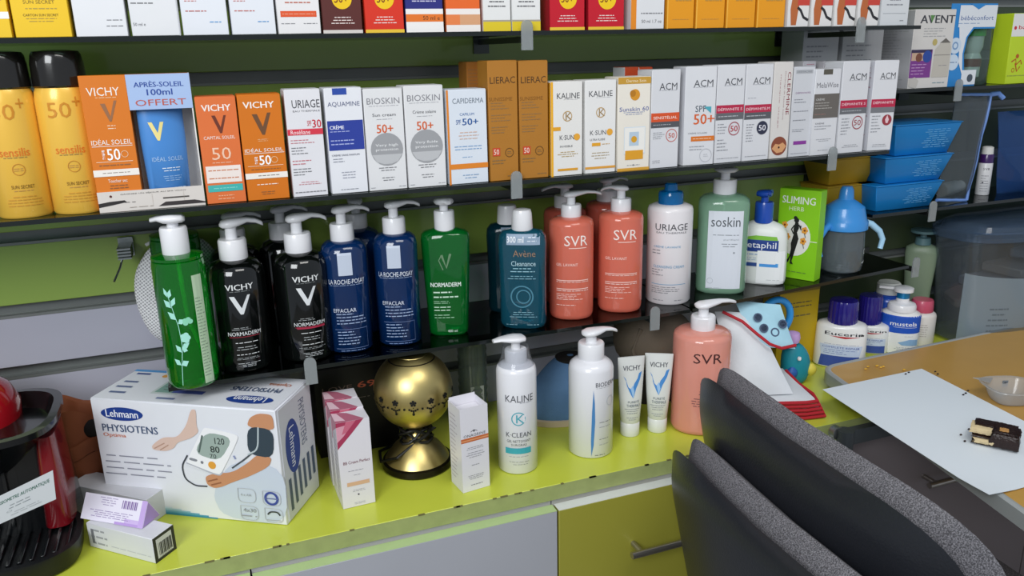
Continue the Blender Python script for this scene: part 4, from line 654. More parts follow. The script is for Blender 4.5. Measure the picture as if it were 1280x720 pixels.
# lilac prism resting on the barcode carton
A = on(100, 648, ZC+.0368); B = on(178, 661, ZC+.0368); an = math.atan2(B.y-A.y, B.x-A.x); Lp = (B-A).length
t = empty('prism_carton', A, an, 'small triangular white and lilac carton lying on top of the barcode carton', 'box')
hp, dp = .030, .034; lil = mat('A98BC8', .35); wl = mat('E9E4F2', .35)
mb = MB(); mb.add([(0, 0, 0), (Lp, 0, 0), (Lp, dp, 0), (0, dp, 0), (0, dp*.5, hp), (Lp, dp*.5, hp)], [(3, 2, 1, 0), (0, 1, 5, 4), (3, 4, 5, 2), (0, 4, 3), (1, 2, 5)], wl); mb.fm[4] = mb.mi(lil); mb.build('carton', t, bevel=.0005)
sl = math.hypot(hp, dp*.5)
printing(t, [('R', .55, 0, 1, .1, 'B99AD8'), ('R', .7, .1, 1, .25, 'CDB6E4'), ('R', .92, 0, 1, 1, 'C4A8E0'), ('L', .05, .15, .9, .45, 4, '9A86B4'), ('L', .25, .6, .55, .95, 4, 'A89ABC')]+[('R', .62+i*.028, .6, .63+i*.028+.006*(i % 2), .9, '7A5AA0') for i in range(9)], Lp, sl, lambda u, v, l: (u, v/sl*dp*.5-l*.9, v/sl*hp+l*.5), 'front_print')
# BB cream boxes: three, one behind another
for i in range(3):
    x0_, x1_ = .124, .174; p = Vector((.124-.0015*i+.001, -.0655+.036*i, ZC)); W_ = .047
    t = empty('cream_carton', p, math.radians(2-1.5*i), ['white carton with a burgundy corner and a beige bar, front one of three', 'white carton with a burgundy corner, middle one of the three', 'white carton with a burgundy corner, rearmost of the three'][i], 'box', 'burgundy cornered cartons')
    Hb = .134 if i == 0 else .136+.001*i
    MB().box(0, W_, 0, .034, .0003, Hb, mat('E0DCE2', .35)).build('carton', t, bevel=.0005)
    printing(t, [('P', [(0, 1), (.82, 1), (.45, .86), (0, .7)], 'A83858'), ('P', [(0, .95), (.5, .97), (.2, .84), (0, .78)], 'D89AAC'), ('P', [(.3, 1), (.6, 1), (.3, .88), (.15, .86)], 'C86880'), ('T', 'BB Cream Perfect', .52, .53, .8, .035, '7A3A4A', .008), ('L', .25, .42, .7, .44, 1, '8A8A92'), ('L', .4, .37, .6, .385, 1, '8A8A92'), ('R', .18, .255, .86, .3, 'D9AF8C'), ('L', .25, .18, .8, .21, 2, '9A9AA2'), ('C', .5, .145, .028, '3A3A40'), ('L', .35, .03, .7, .06, 2, 'A8A8B0')], W_, Hb, lambda u, v, l: (u, -l, v), 'front_print')
    printing(t, [('P', [(0, 0), (.85, 0), (.45, .8), (.2, 1), (0, 1)], 'B86A80'), ('P', [(0, .2), (.3, .1), (.15, .9), (0, 1)], 'E8C4CE')], W_, .034, lambda u, v, l: (u, v, Hb+l), 'top_print')
    printing(t, [('L', .15, .1, .85, .85, 14, 'C0B8C0', 'l'), ('P', [(0, .8), (1, .95), (1, 1), (0, 1)], 'C890A0')], .034, Hb, lambda u, v, l: (-l, .034-u, v), 'side_print')
# open white carton (onagrine)
A = on(579, 617, ZC); B = on(612.5, 607, ZC); W_ = (B-A).length; Ho = ztop(A.x, A.y, 513)-ZC
t = empty('serum_carton', A, math.atan2(B.y-A.y, B.x-A.x), 'white open topped carton with an orange stripe, in front of the brass lamp', 'box')
wm_ = mat('E2E0E6', .35); D_ = .040
MB().box(0, .0012, 0, D_, .0003, Ho, wm_).box(W_-.0012, W_, 0, D_, .0003, Ho, wm_).box(.0012, W_-.0012, 0, .0012, .0003, Ho, wm_).box(.0012, W_-.0012, D_-.0012, D_, .0003, Ho+.004, wm_).box(.0012, W_-.0012, .0012, D_-.0012, .0003, .002, wm_).build('carton', t, smooth=False)
MB().box(.0015, W_-.0015, .002, D_-.002, Ho-.012, Ho-.011, wm_).build('inner_flap', t)
printing(t, [('C', .48, .72, .03, '4A4A50'), ('S', [(.36, .715), (.48, .735), (.6, .715)], .02, '4A4A50'), ('T', 'ONAGRINE', .5, .675, .8, .032, '55555C', .01), ('R', 0, .6, 1, .65, 'C86A38'), ('R', 0, .615, 1, .63, 'E09A6C'), ('L', .1, .5, .9, .54, 2, '8A8A90'), ('L', .15, .4, .85, .48, 3, '9A9AA0'), ('L', .35, .3, .65, .33, 1, '9A9AA0'), ('L', .15, .14, .85, .2, 3, '8A8A90'), ('L', .3, .06, .75, .09, 1, '8A8A90')], W_, Ho, lambda u, v, l: (u, -l, v), 'front_print')
printing(t, [('L', .1, .1, .7, .9, 16, 'BDB6C0', 'l')], D_, Ho, lambda u, v, l: (-l, D_-u, v), 'side_print')
# brass lamp
c = on(525, 600, ZC)+Vector((.01, .052, 0)); BR = mat('D2BE7E', .36, metal=1, bump=.08, bscale=900); DB = mat('2E2A20', .3, metal=.8); HO = mat('0A0806', .7)
t = empty('brass_lamp', c, -.25, 'antique brass table lamp with a pierced globe and bell foot, cord wound round its stem', 'lamp')
MB().lathe([(.053, 0), (.055, .003), (.054, .011), (.050, .013)], DB, seg=48).build('base_ring', t)
MB().lathe([(.050, .0131), (.046, .02), (.036, .033), (.022, .044), (.014, .05), (.011, .056)], BR, seg=48).build('bell_foot', t)
MB().lathe([(.010, .055), (.010, .062), (.013, .064), (.018, .074)], BR, seg=32).build('stem', t)
zc_ = ZC; gc = .1275; gr = .0605
prof = [(gr*math.sin(q)*1.0, gc-gr*math.cos(q)) for q in [PI*.1+PI*.8*i/18 for i in range(19)]]
MB().lathe(prof, BR, seg=56).build('globe', t, ang=80)
MB().lathe([(gr*.40, gc+gr*.90), (gr*.38, gc+gr*.93), (gr*.2, gc+gr*.95)], BR, seg=40).lathe([(gr*.575, gc+gr*.8), (gr*.585, gc+gr*.818), (gr*.56, gc+gr*.835)], DB, seg=48, cap=False).build('crown', t)
ho = MB()
def dot(th, z, r):
    rr = math.sqrt(max(1e-6, gr*gr-(z-gc)**2))+.0004; seg = 10
    vs = [];
    for j in range(seg):
        q = 2*PI*j/seg; a_ = th+r*math.cos(q)/rr; z2 = z+r*math.sin(q); r2 = math.sqrt(max(1e-6, gr*gr-(z2-gc)**2))+.0005; vs.append((r2*math.sin(a_), -r2*math.cos(a_), z2))
    ho.add(vs, [tuple(range(seg))], HO)
zb = gc-.006
for k in range(14):
    th = 2*PI*k/14
    for j in range(5): dot(th+.055*math.cos(2*PI*j/5+PI/2), zb+.0075+.0032*math.sin(2*PI*j/5+PI/2), .0019)
    dot(th, zb+.0075, .0018); dot(th, zb+.0005, .0009)
    for j in range(5): dot(th-.10+.05*j, zb-.004+(.0016 if j in (0, 4) else 0)-(.001 if j == 2 else 0), .0016)
    dot(th, zb-.0075, .0013); dot(th, zb-.0108, .0021); dot(th+PI/14, zb-.002, .0018)
tag(ho.build('cut_out_pattern', t), kind='stuff')
cm = mat('141312', .45); pts = []
for i in range(70):
    q = i*.42; rr = .019+.006*math.sin(i*.9)+.003*(i/70); pts.append((rr*math.cos(q), rr*math.sin(q), .052+.010*math.sin(i*.55)+.004*(i/70)))
pts += [(.03, .0, .06), (-.03, -.035, .03), (-.055, -.02, .018), (-.06, .03, .01), (-.04, .06, .004)]
MB().tube(pts, .0024, cm, 7).build('power_cord', t)
# K-Clean
t, a, b, H = bottle('pump_bottle', 'white cylindrical bottle with teal round logo and teal bar, on the counter', 'bottles on the counter', 648, 594, 50, 451, ZC, mat('E8E8EC', .25, coat=.4), secs=[(0, .93), (.012, 1), (.93, 1), (.965, .93), (.985, .75), (1, .5)],
   art=[('T', 'KALINE', .1, .72, .74, .062, '5A5C62', .008), ('L', .1, .675, .42, .69, 1, '8A8C92'), ('C', .06, .535, .18, '4AAAB8', .86), ('R', .18, .50, .26, .57, 'E8E8EC'), ('T', 'K', .1, .535, .2, .075, '4AAAB8', .01), ('T', 'K·CLEAN', .06, .385, .66, .045, '5A5C62', .01), ('T', 'GEL NETTOYANT', .06, .325, .62, .024, '6A6C72', .01), ('T', 'SURGRAS', .06, .29, .4, .022, '6A6C72', .01), ('R', -.3, .205, .38, .26, '3FA8B4'), ('L', -.2, .17, .3, .185, 1, 'A0A2A8'), ('L', -.2, .12, .34, .135, 1, '8A8C92'), ('L', -.1, .095, .28, .11, 1, '8A8C92')], face=-3)
hp_ = ztop(t.location.x, t.location.y, 418)-ZC-H
pump(t, H-.001, a*.55, hp_, 178, PW, 'wide', L=a*1.15, ribs=False)
MB().lathe([(a*.9, H-.004), (a*.75, H+.006), (a*.66, H+hp_*.5), (a*.62, H+hp_*.6)], glass('E4E6EA', 1.0, rough=.1, milk=.12, milkcol='E8EAEE'), seg=36, cap=False).build('shrink_film', t)
# bioderma
t, a, b, H = bottle('pump_bottle', 'plain white bottle with a slim blue flame mark, on the counter', 'bottles on the counter', 738, 574, 56, 446, ZC, mat('E8E8EC', .25, coat=.4), secs=[(0, .94), (.012, 1), (.9, 1), (.945, .93), (.975, .78), (1, .5)],
   art=[('T', 'BIODERMA', .43, .79, .64, .045, '55565C', .015), ('L', .12, .75, .5, .76, 1, '8A8C92'), ('P', [(.06, .74), (.09, .6), (.1, .4), (.07, .15), (.02, .03), (.01, .2), (.03, .5)], '4A86C0'), ('C', .5, .6, .12, 'C4C8CC', .85), ('L', .2, .38, .5, .4, 1, '6A6C72'), ('L', .2, .33, .5, .35, 1, 'A0A2A8'), ('L', .2, .2, .45, .22, 1, '6A6C72'), ('L', .2, .14, .45, .16, 1, 'A0A2A8'), ('L', .1, .03, .35, .05, 1, '4A4C54')], face=0)
pump(t, H-.001, a*.58, ztop(t.location.x, t.location.y, 410)-ZC-H, 3, PW, L=a*1.3, ribs=False, collar_h=.55)
# vichy tubes
for i, (px, py, wt, ty, fc) in enumerate(((787, 547, 34, 446, 18), (821, 542, 34, 442, 2))):
    c, r = stand(px, py, ZC, 24); Ht = ztop(c.x, c.y, ty)-ZC; m = mat('E0E2E0', .3, coat=.3)
    col = ['A0B4C8', '5A9AD8'][i]
    wr = wt*depth(c)/FPX/2
    t, a, b, H = bottle('cream_tube', ['white tube standing on its cap, left of two, half in shade', 'white tube with a bright blue swirled V, standing on its cap, right of two'][i], 'white tubes on the counter', px, py, 24, -Ht, ZC, m, secs=[(0, .95), (.01, 1), (.17, 1), (.175, .96), (.18, 1), (.5, 1.22, .8), (.96, wr/r, .14), (1, wr/r, .1)], xy=(c.x, c.y, r),
        art=[('T', 'VICHY', 0, .87, 1.0, .06, '55575F', .02), ('P', [(-.5, .78), (-.35, .74), (-.3, .66), (-.02, .6), (.1, .68), (.3, .74), (.4, .8), (.62, .82), (.45, .72), (.2, .62), (.02, .5), (-.1, .55), (-.3, .7), (-.4, .74)], '4A8CD0'), ('P', [(-.1, .62), (.02, .5), (.1, .58), (.02, .66)], '9FC4EA'), ('T', 'PURETÉ', .05, .46, .62, .035, '4A5A6A', .015), ('T', 'THERMALE', .05, .41, .78, .035, '4A5A6A', .015), ('L', -.45, .3, .4, .38, 3, '8A8E92'), ('L', -.35, .22, .3, .27, 2, '9A9EA2')], face=fc, cat='tube', bodyname='tube_body')
# large SVR on the counter
pc = on(868, 546, ZC); t, a, b, H = bottle('pump_bottle', 'large pale coral bottle with black lettering and white pump, beside the chair', 'bottles on the counter', 872, 546, 72, 410, ZC, mat('FAAA98', .08, trans=.3, ior=1.36, coat=.5), SSEC, n=2.3,
   art=[('T', 'SVR', .12, .79, .5, .095, '4A2A2A', .01), ('R', 0, .54, .3, .546, '7A3A34'), ('L', -.1, .42, .35, .48, 2, '5A2A28'), ('L', -.2, .3, .35, .4, 4, '6A3230')], face=0)
pump(t, H-.001, a*.42, ztop(t.location.x, t.location.y, 376)-ZC-H, 3, PW, L=a*1.35)
# ---------------- behind the counter row ----------------
p = at(396, 520, .10); xb = at(498, 520, .10).x
carton('black_carton', 'matt black box with red figures standing in the shade behind the burgundy cornered cartons', None, p.x, xb, .10, ZC, .15, .06, '0E0D0F', [('T', 'LOVE', .27, .765, .36, .055, '6E5A54', .01), ('T', '69', .63, .775, .22, .07, 'A85038', .02), ('L', .5, .62, .66, .64, 1, '6A5A54')])
c = at(592, 500, .13)
t = empty('ribbed_bottle', (c.x, .13, ZC), 0, 'clear ribbed plastic bottle in the shade right behind the brass lamp', 'bottle')
RG = glass('B8C4BC', 1.0, milk=.3, milkcol='8E9A90')
MB().lathe([(.02, 0)]+[(.024+.0015*(i % 2), .004+i*.007) for i in range(22)]+[(.012, .165), (.012, .18)], RG, seg=32).build('bottle_body', t)
printing(t, [('R', .1, .1, .9, .35, 'A8ACA8'), ('L', .15, .12, .85, .33, 4, '55585A')], .03, .16, lambda u, v, l: (.0262*math.sin((u-.015)/.026), -.0262*math.cos((u-.015)/.026), v+.02), 'label_print')
# blue suede slipper with beige sole band and strap
c = on(692, 500, ZC)
c = Vector((.545, .105, ZC))
t = empty('baby_shoe', c, math.radians(-8), 'dusty blue suede baby shoe with a cream sole and strap, behind the white pump bottles', 'shoe')
su = mat('5A7FA8', .85, bump=.25, bscale=500, var=.12, scale=60); cr = mat('C9B79A', .7, var=.08)
secs = [(0, .080, .058), (.012, .082, .060), (.03, .076, .056), (.055, .062, .048), (.08, .045, .038), (.098, .03, .028), (.108, .012, .012)]
MB().loft([sring(a, b, 2.3, z, 40, cx=(.012*z/.1), cy=.0) for z, a, b in secs], su).build('upper', t, sub=1)
MB().loft([sring(.083, .061, 2.3, z, 40) for z in (.0004, .003, .010)]+[sring(.080, .058, 2.3, .012, 40)], cr).build('sole', t)
MB().tube([(.022, -.055, .075), (.006, -.062, .062), (.008, -.066, .045), (.022, -.066, .032), (.042, -.06, .028)], .0042, cr, 10).build('strap', t)
MB().lathe([(.026, 0), (.028, .004), (.02, .007)], mat('1E1A18', .8), (.014, 0, .1)).build('opening', t)
# dark taupe pouch hanging behind the tubes
c = at(815, 455, .10)
t = empty('taupe_pouch', (c.x+.005, .105, ZC), 0, 'large rounded taupe fabric pouch behind the white tubes, under the shelf', 'pouch')
tf = mat('6B5F52', .8, bump=.2, bscale=400, var=.1, scale=20)
MB().loft([sring(a, b, 2.2, z, 36, cx=x) for z, a, b, x in ((.06, .02, .02, 0), (.064, .05, .04, 0), (.09, .074, .058, 0), (.125, .078, .06, 0), (.15, .066, .054, -.006), (.17, .045, .04, -.014), (.182, .02, .02, -.02))], tf).build('pouch_body', t, sub=1)
MB().loft([sring(.05, .04, 2.2, .0004, 30), sring(.052, .042, 2.2, .03, 30), sring(.04, .034, 2.2, .061, 30)], mat('2A2522', .7)).build('pouch_base', t)
MB().tube([(-.05, -.04, .15), (-.062, -.035, .11), (-.058, -.045, .085)], .004, tf, 8).build('piping', t)
# bibs and toy
c = on(905, 545, ZC); c = Vector((.86, -.01, ZC))
t = empty('bib_pack', c, math.radians(-14), 'stack of folded white baby bibs with red trim in clear wrap, behind the chair', 'bibs')
wf = mat('DCE0E4', .6, bump=.2, bscale=120, var=.05); rf = mat('B8202E', .7); gf = mat('BFD89A', .7); tf2 = mat('4AA0A8', .7)
# folded layers at the foot with red binding, a leaning sheet above
def sheet(P, th, m, name, parent, bend=.0):
    """quad P (4 corners, ccw) turned into a slightly puffed slab"""
    n = 8; a, b, c_, d = [Vector(q) for q in P]; nn = (b-a).cross(d-a).normalized(); mb = MB(); F_, B_ = [], []
    for i in range(n+1):
        for j in range(n+1):
            u, v = i/n, j/n; q = (a*(1-u)+b*u)*(1-v)+(d*(1-u)+c_*u)*v; bu = bend*math.sin(u*PI)*math.sin(v*PI)+bend*.25*math.sin(u*9+v*5)
            e = (1-abs(2*u-1)**6)*(1-abs(2*v-1)**6); F_.append(q+nn*(bu+th*.5*(e+.15))); B_.append(q+nn*(bu-th*.5*(e+.15)))
    vs = F_+B_; k = len(F_); fs = []
    for i in range(n):
        for j in range(n):
            q = i*(n+1)+j; fs.append((q, q+n+1, q+n+2, q+1)); fs.append((k+q+1, k+q+n+2, k+q+n+1, k+q))
    per = [i*(n+1) for i in range(n+1)]+[n*(n+1)+j for j in range(1, n+1)]+[i*(n+1)+n for i in range(n-1, -1, -1)]+[j for j in range(n-1, 0, -1)]
    for q in range(len(per)): a_, b_ = per[q], per[(q+1) % len(per)]; fs.append((a_, b_, b_+k, a_+k))
    mb.add(vs, fs, m); return mb.build(name, parent)
for i, m_ in enumerate((tf2, gf, wf, gf, wf)):
    z = .004+i*.0072
    sheet([(-.05, -.055, z), (.105-i*.004, -.065, z+.001), (.10-i*.004, .06, z+.010), (-.05, .06, z+.008)], .006, m_, 'folded_bib', t, .002)
    MB().tube([(.02, -.062, z), (.07, -.067, z), (.105-i*.004, -.066, z+.001), (.110-i*.004, -.04, z+.002), (.104-i*.004, 0, z+.004), (.102-i*.004, .05, z+.01)], .0032, rf, 8).build('red_binding', t)
sheet([(-.045, -.04, .042), (.055, -.045, .040), (.01, .035, .165), (-.06, .04, .17)], .006, wf, 'front_bib', t, .006)
MB().tube([(-.05, .03, .172), (-.02, .012, .158), (.0, -.002, .140), (.022, -.012, .122), (.045, -.010, .112), (.075, 0, .112)], .0028, rf, 8).build('red_binding', t)
sheet([(-.0, .0, .115), (.075, .0, .105), (.06, .04, .175), (-.02, .05, .185)], .006, mat('A9D4E4', .6, var=.1, scale=60), 'printed_bib', t, .003)
for q in ((.02, .012, .143), (.04, .010, .135), (.055, .014, .148), (.012, .022, .16)):
    MB().lathe([(.008, 0), (.008, .0012), (.0055, .0012), (.0055, 0)], mat('4A5A74', .6), (0, 0, 0), 16, Matrix.Translation(q) @ Matrix.Rotation(1.15, 4, 'X')).build('ring_motif', t)
c = Vector((1.0, .045, ZC+.0))
t = empty('teething_toy', c, 0, 'bright blue ring toy with a lilac bead and a teal creature, leaning on the bibs', 'toy')
bb = mat('2E94DC', .35, coat=.2)
pts = [(-.045+.034*math.cos(q), .012, .135+.034*math.sin(q)) for q in [-.9+i*.28 for i in range(17)]]
MB().tube(pts, .007, bb, 10).build('ring', t, sub=1)
MB().lathe([(.004, -.012), (.012, -.009), (.014, 0), (.012, .009), (.004, .012)], mat('C8A4D8', .4), (-.022, -.012, .100), 20).build('bead', t)
MB().loft([sring(a, b, 2.1, z, 24, cx=x) for z, a, b, x in ((.0004, .02, .018, .0), (.02, .028, .022, 0), (.045, .030, .024, 0), (.07, .024, .02, -.005), (.085, .012, .012, -.01))], mat('1F8FA0', .5, bump=.1)).build('creature_body', t, sub=1)
for dx, col in ((.024, 'D8C84A'), (-.02, '2A5FA8')):
    MB().loft([sring(.011*s_, .009*s_, 2, .03+z, 16, cx=dx, cy=-.016) for z, s_ in ((-.012, .3), (-.006, .85), (0, 1), (.006, .85), (.012, .3))], mat(col, .5)).build('creature_foot', t)
MB().lathe([(.003, -.003), (.004, 0), (.003, .003)], mat('F2F2F2', .4), (-.012, -.023, .06), 12).build('creature_eye', t)
# yellow box behind
p = at(975, 440, .12); xr = at(1018, 440, .12).x
carton('yellow_carton', 'yellow carton with dark lettering standing in shade at the wall, behind the toy', None, p.x-.01, xr, .12, ZC, .165, .05, 'C9A81C', [('L', .15, .72, .85, .82, 2, '4A3C10'), ('L', .2, .6, .8, .66, 1, '6A5818'), ('R', .0, .93, 1, 1, '8A7420')])
# bottles behind the table
LOT = mat('E8E8E6', .3, coat=.3); VIO = mat('221A7A', .25, coat=.5); LG2 = 'lotion bottles behind the table'
def bx(label, px, py_top, wpx, yb, H, m, secs=STD, n=2.6, asp=.62, **k):
    p = at(px, py_top, yb); c = Vector((p.x, yb, ZC)); a = wpx*depth((p.x, yb, p.z))/FPX/2
    return bottle('lotion_bottle', label, LG2, 0, 0, 0, -H, ZC, m, secs=secs, n=n, asp=asp, xy=(c.x, c.y, a), **k)
EUC = [('T', 'Eucerin', .06, .8, .72, .075, '33333C', .02), ('P', [(-.22, .745), (.36, .745), (.08, .70)], 'C02430'), ('R', -.38, .3, .42, .54, 'C8D4EA'), ('L', -.3, .55, .35, .57, 1, '6A7AA8'), ('T', 'COMPLETE REPAIR', .02, .49, .7, .04, '3A52A0', .015), ('L', -.3, .33, .35, .45, 3, '7A8CC0', 'l'), ('R', -.38, .05, .42, .3, '3A52A0')]
ES = [(0, .9), (.02, .98), (.05, 1), (.9, .96), (.955, .9), (.985, .75), (1, .5)]
for i, (px, tb_, wx, yb) in enumerate(((1053, 401, 62, .088), (1086, 402, 50, .128))):
    p = at(px, tb_, yb); Hn = p.z-ZC
    t, a, b, H = bx(['white lotion bottle with violet cap and small red chevron, nearest the table corner', 'white lotion bottle with violet cap, half hidden behind the nearer violet capped one'][i], px, tb_, wx, yb, Hn, LOT, ES, art=EUC, face=0)
    hc = ztop(p.x, yb, [374, 368][i])-ZC-Hn
    cap(t, H-.001, [(a*.56, 0), (a*.57, .002), (a*.55, hc*.9), (a*.52, hc), (a*.2, hc+.0005)], VIO, 'screw_cap', .04)
p = at(1112, 362, .15)
t, a, b, H = bx('blue bottle with white cap at the back, behind the blue banded pump bottle', 1110, 368, 40, .150, p.z-.005-ZC, mat('1F4FB4', .3, coat=.3), n=2, asp=1)
cap(t, H-.001, [(a*.7, 0), (a*.7, .02), (a*.6, .024)], mat('C9CCC8', .4), 'screw_cap')
p = at(1127, 386, .10)
MUS = [('R', -.8, .52, .8, .92, '1F55C0'), ('T', 'mustela', .12, .74, .72, .1, 'F2F4F8', .025), ('R', -.15, .655, .5, .662, 'E8ECF4'), ('L', .15, .44, .4, .46, 1, '9AA0A8'), ('P', [(.0, .3), (.3, .38), (.6, .36), (.6, .22), (.1, .24)], '8FB4D8'), ('L', -.1, .1, .4, .2, 3, '9AA0A8')]
t, a, b, H = bx('white lotion bottle with a royal blue band and a white pump', 1127, 386, 46, .10, p.z-ZC, LOT, secs=[(0, .92), (.02, 1), (.9, 1), (.94, .93), (.965, .8), (.985, .74), (1, .7)], n=2.1, asp=.8, art=MUS)
cap(t, H-.001, [(a*.72, 0), (a*.72, .010), (a*.66, .014), (a*.34, .018), (a*.32, .026)], PW, 'collar')
cap(t, H+.0245, [(a*.33, 0), (a*.33, .013)], mat('1484C0', .2, metal=.4, coat=.5), 'blue_ring')
cap(t, H+.0375, [(a*.34, 0), (a*.5, .001), (a*.5, .008), (a*.3, .011)], PW, 'pump_button'); MB().loft([[(x_-.004, y_*1.0, z_+H+.041) for y_, z_ in ((-.004, 0), (.004, 0), (.004, .005), (-.004, .005))] for x_ in (-.002, -a*.7, -a*1.1)], PW).build('spout', t)
p = at(1154, 387, .115)
t, a, b, H = bx('slim white bottle with a dusty pink cap beside the blue banded pump bottle', 1152, 388, 35, .115, p.z-ZC, mat('DED9D4', .35), n=2, asp=1, art=[('L', -.2, .3, .3, .7, 6, 'B0A8A4')])
cap(t, H-.001, [(a*.74, 0), (a*.76, .002), (a*.72, .022), (a*.66, .025), (a*.2, .026)], mat('C4506A', .35, coat=.3), 'screw_cap')
p = at(1160, 322, .135)
t, a, b, H = bx('sage green pump bottle at the back under the right glass shelf', 1154, 300, 38, .17, at(1156, 304, .17).z-ZC, mat('7C8E76', .4), secs=[(0, .7), (.03, .74), (.5, .82), (.9, 1), (.96, .95), (1, .5)], n=3, asp=.5)
cap(t, H-.001, [(a*.5, 0), (a*.45, .014), (a*.2, .016), (a*.2, .024), (a*.8, .026), (a*.8, .031), (a*.3, .033)], mat('5A7A80', .4), 'pump_head')
# storage bin
PL = glass('C4CCD2', 1.0, rough=.08, milk=.16, milkcol='9AA4AC'); BL2 = glass('B8C8D8', 1.0, rough=.08, milk=.2, milkcol='7F98B8')
t = empty('storage_bin', (1.682, .098, ZC), 0, 'big rounded clear plastic bin with bluish lid and a white leaflet, behind the table', 'bin')
A_, B_ = .262, .094
MB().loft([sring(A_*s_, B_*s_, 3.2, z, 56) for z, s_ in ((.001, .86), (.006, .9), (.08, .93), (.16, .96), (.235, 1), (.238, 1.02))], PL, cap=False).build('bin_body', t)
MB().loft([sring(A_*s_, B_*s_, 3.2, z, 56) for z, s_ in ((.002, .86), (.003, .4), (.0035, .02))], PL, cap=False).build('bin_floor', t)
MB().loft([sring(A_*s_, B_*s_, 3.2, z, 56) for z, s_ in ((.230, 1.03), (.247, 1.035), (.25, 1.01), (.246, .97), (.258, .93), (.262, .85), (.262, .4), (.262, .02))], BL2, cap=False).build('bin_lid', t)
wp = mat('E3E8EA', .5); n_ = 28
rg = []
for z in (.006, .105):
    rg.append([])
R_ = [(A_*.86*math.cos(PI+.15+i*(PI*.9)/n_)*1.0, B_*.84*math.sin(PI+.15+i*(PI*.9)/n_)) for i in range(n_+1)]
vs = [(x, y, .006) for x, y in R_]+[(x, y, .118+.035*(1-i/n_)) for i, (x, y) in enumerate(R_)]; k = n_+1
MB().add(vs+[(x, y+.0008, z) for x, y, z in vs], [(i, i+1, k+i+1, k+i) for i in range(n_)]+[(2*k+i+1, 2*k+i, 3*k+i, 3*k+i+1) for i in range(n_)]+[(k+i, k+i+1, 3*k+i+1, 3*k+i) for i in range(n_)], wp).build('leaflet', t)
printing(t, [('V', 'RADIANCE', .3, .5, .14, .8, '77838A', .01), ('V', 'SERUM', .62, .45, .2, .7, '6A757C', .015), ('L', -.9, .2, -.3, .8, 5, 'A8B0B4')], .06, .1, lambda u, v, l: (-.12+u*1.2, -B_*.84*(1-abs((-.12+u*1.2)/(A_*.86))**2)**.5-.001-l, v+.004), 'leaflet_print')
for i in range(5):
    MB().box(-.09, .09, -.045, .045, 0, .02, mat(['7A6A60', '8E8E94', '8A8078', '5A6068', '77706A'][i], .5), Matrix.Translation((.06*(i-2)*.8, .02, .08+.024*i)) @ Matrix.Rotation(.3*i-.5, 4, 'Z') @ Matrix.Rotation(.1*(i-2), 4, 'Y')).build('packet', t, bevel=.003)
# ---------------- upper right shelves ----------------
yv = RB+.006
for i, (a_, b_) in enumerate(((1003, 1047), (1052, 1102))):
    xa = at(a_, 70, .12).x; xb = at(b_, 70, .12).x
    carton('baby_carton', ['pale grey carton on the upper right shelf, leftmost one', 'pale grey carton with fine print on the upper right shelf, second from the left'][i], 'grey cartons on the upper right shelf', xa, xb, .12, ZAV, .14, .06, 'B9BBBE', [('L', .1, .1, .85, .6, 8, '8E9096', 'l')])
x0, x1 = at(1137, 110, yv).x, at(1184, 108, yv).x
x0 = at(1134, 110, yv).x
carton('baby_bottle_box', 'white baby bottle carton with a purple panel on the upper right shelf', None, x0, x1, yv, ZAV, at(1150, 12, yv).z-ZAV, .1, 'D3D0CC', [('T', 'AVENT', .56, .88, .84, .1, '3E4046', .03), ('P', [(.37, .93), (.47, .93), (.42, .83)], '5A8A4A'), ('L', .25, .65, .8, .78, 4, 'A8A8A8', 'l'), ('C', .55, .59, .06, 'B8A868'), ('R', .0, .14, .52, .5, '7A3A8A'), ('R', .02, .36, .36, .47, 'C8A890'), ('C', .2, .4, .08, '7A4A3A'), ('R', .0, .46, .5, .5, '3A3050'), ('C', .4, .41, .11, '2A4A9A'), ('L', .04, .17, .42, .33, 4, 'B890C0', 'l'),
    ('P', [(.55, .14), (.97, .14), (.97, .52), (.93, .58), (.8, .62), (.7, .58), (.58, .5)], 'BFBAB0'), ('R', .56, .42, .96, .43, '8E8A84'), ('P', [(.68, .58), (.94, .58), (.81, .64)], '6A6660'), ('L', .7, .28, .9, .3, 1, '6A6A74'), ('P', [(.02, .03), (.2, .0), (.25, .1), (.15, .15), (.02, .13)], 'BDBAB4'), ('L', .6, .055, .9, .08, 1, '5A8A9A')], side=[('L', .1, .1, .9, .9, 22, '9EA0A4', 'l')], sidecol='B4B4B8')
# blister pack with bottle
x0 = at(1178, 107, RB+.01).x; x1 = at(1249, 104, RB+.01).x; W_ = x1-x0; Hc = .150
t = empty('bottle_blister', (x0, RB+.01, ZAV), 0, 'blue and white backing card with clear bubble holding a green capped baby bottle', 'pack')
cdm = mat('2E86CC', .4)
MB().add([(0, 0, .0005), (.55*W_, 0, .0005), (.55*W_, 0, .03), (.34*W_, 0, .03), (.30*W_, 0, .06), (.33*W_, 0, .09), (.42*W_, 0, .105), (.78*W_, 0, .105), (.78*W_, 0, Hc), (0, 0, Hc)]+[(x_, .0015, z_) for x_, z_ in ((0, .0005), (.55*W_, .0005), (.55*W_, .03), (.34*W_, .03), (.30*W_, .06), (.33*W_, .09), (.42*W_, .105), (.78*W_, .105), (.78*W_, Hc), (0, Hc))],
    [tuple(range(10)), tuple(range(19, 9, -1))]+[(i, i+10, (i+1) % 10+10, (i+1) % 10) for i in range(10)], cdm).build('backing_card', t, smooth=False)
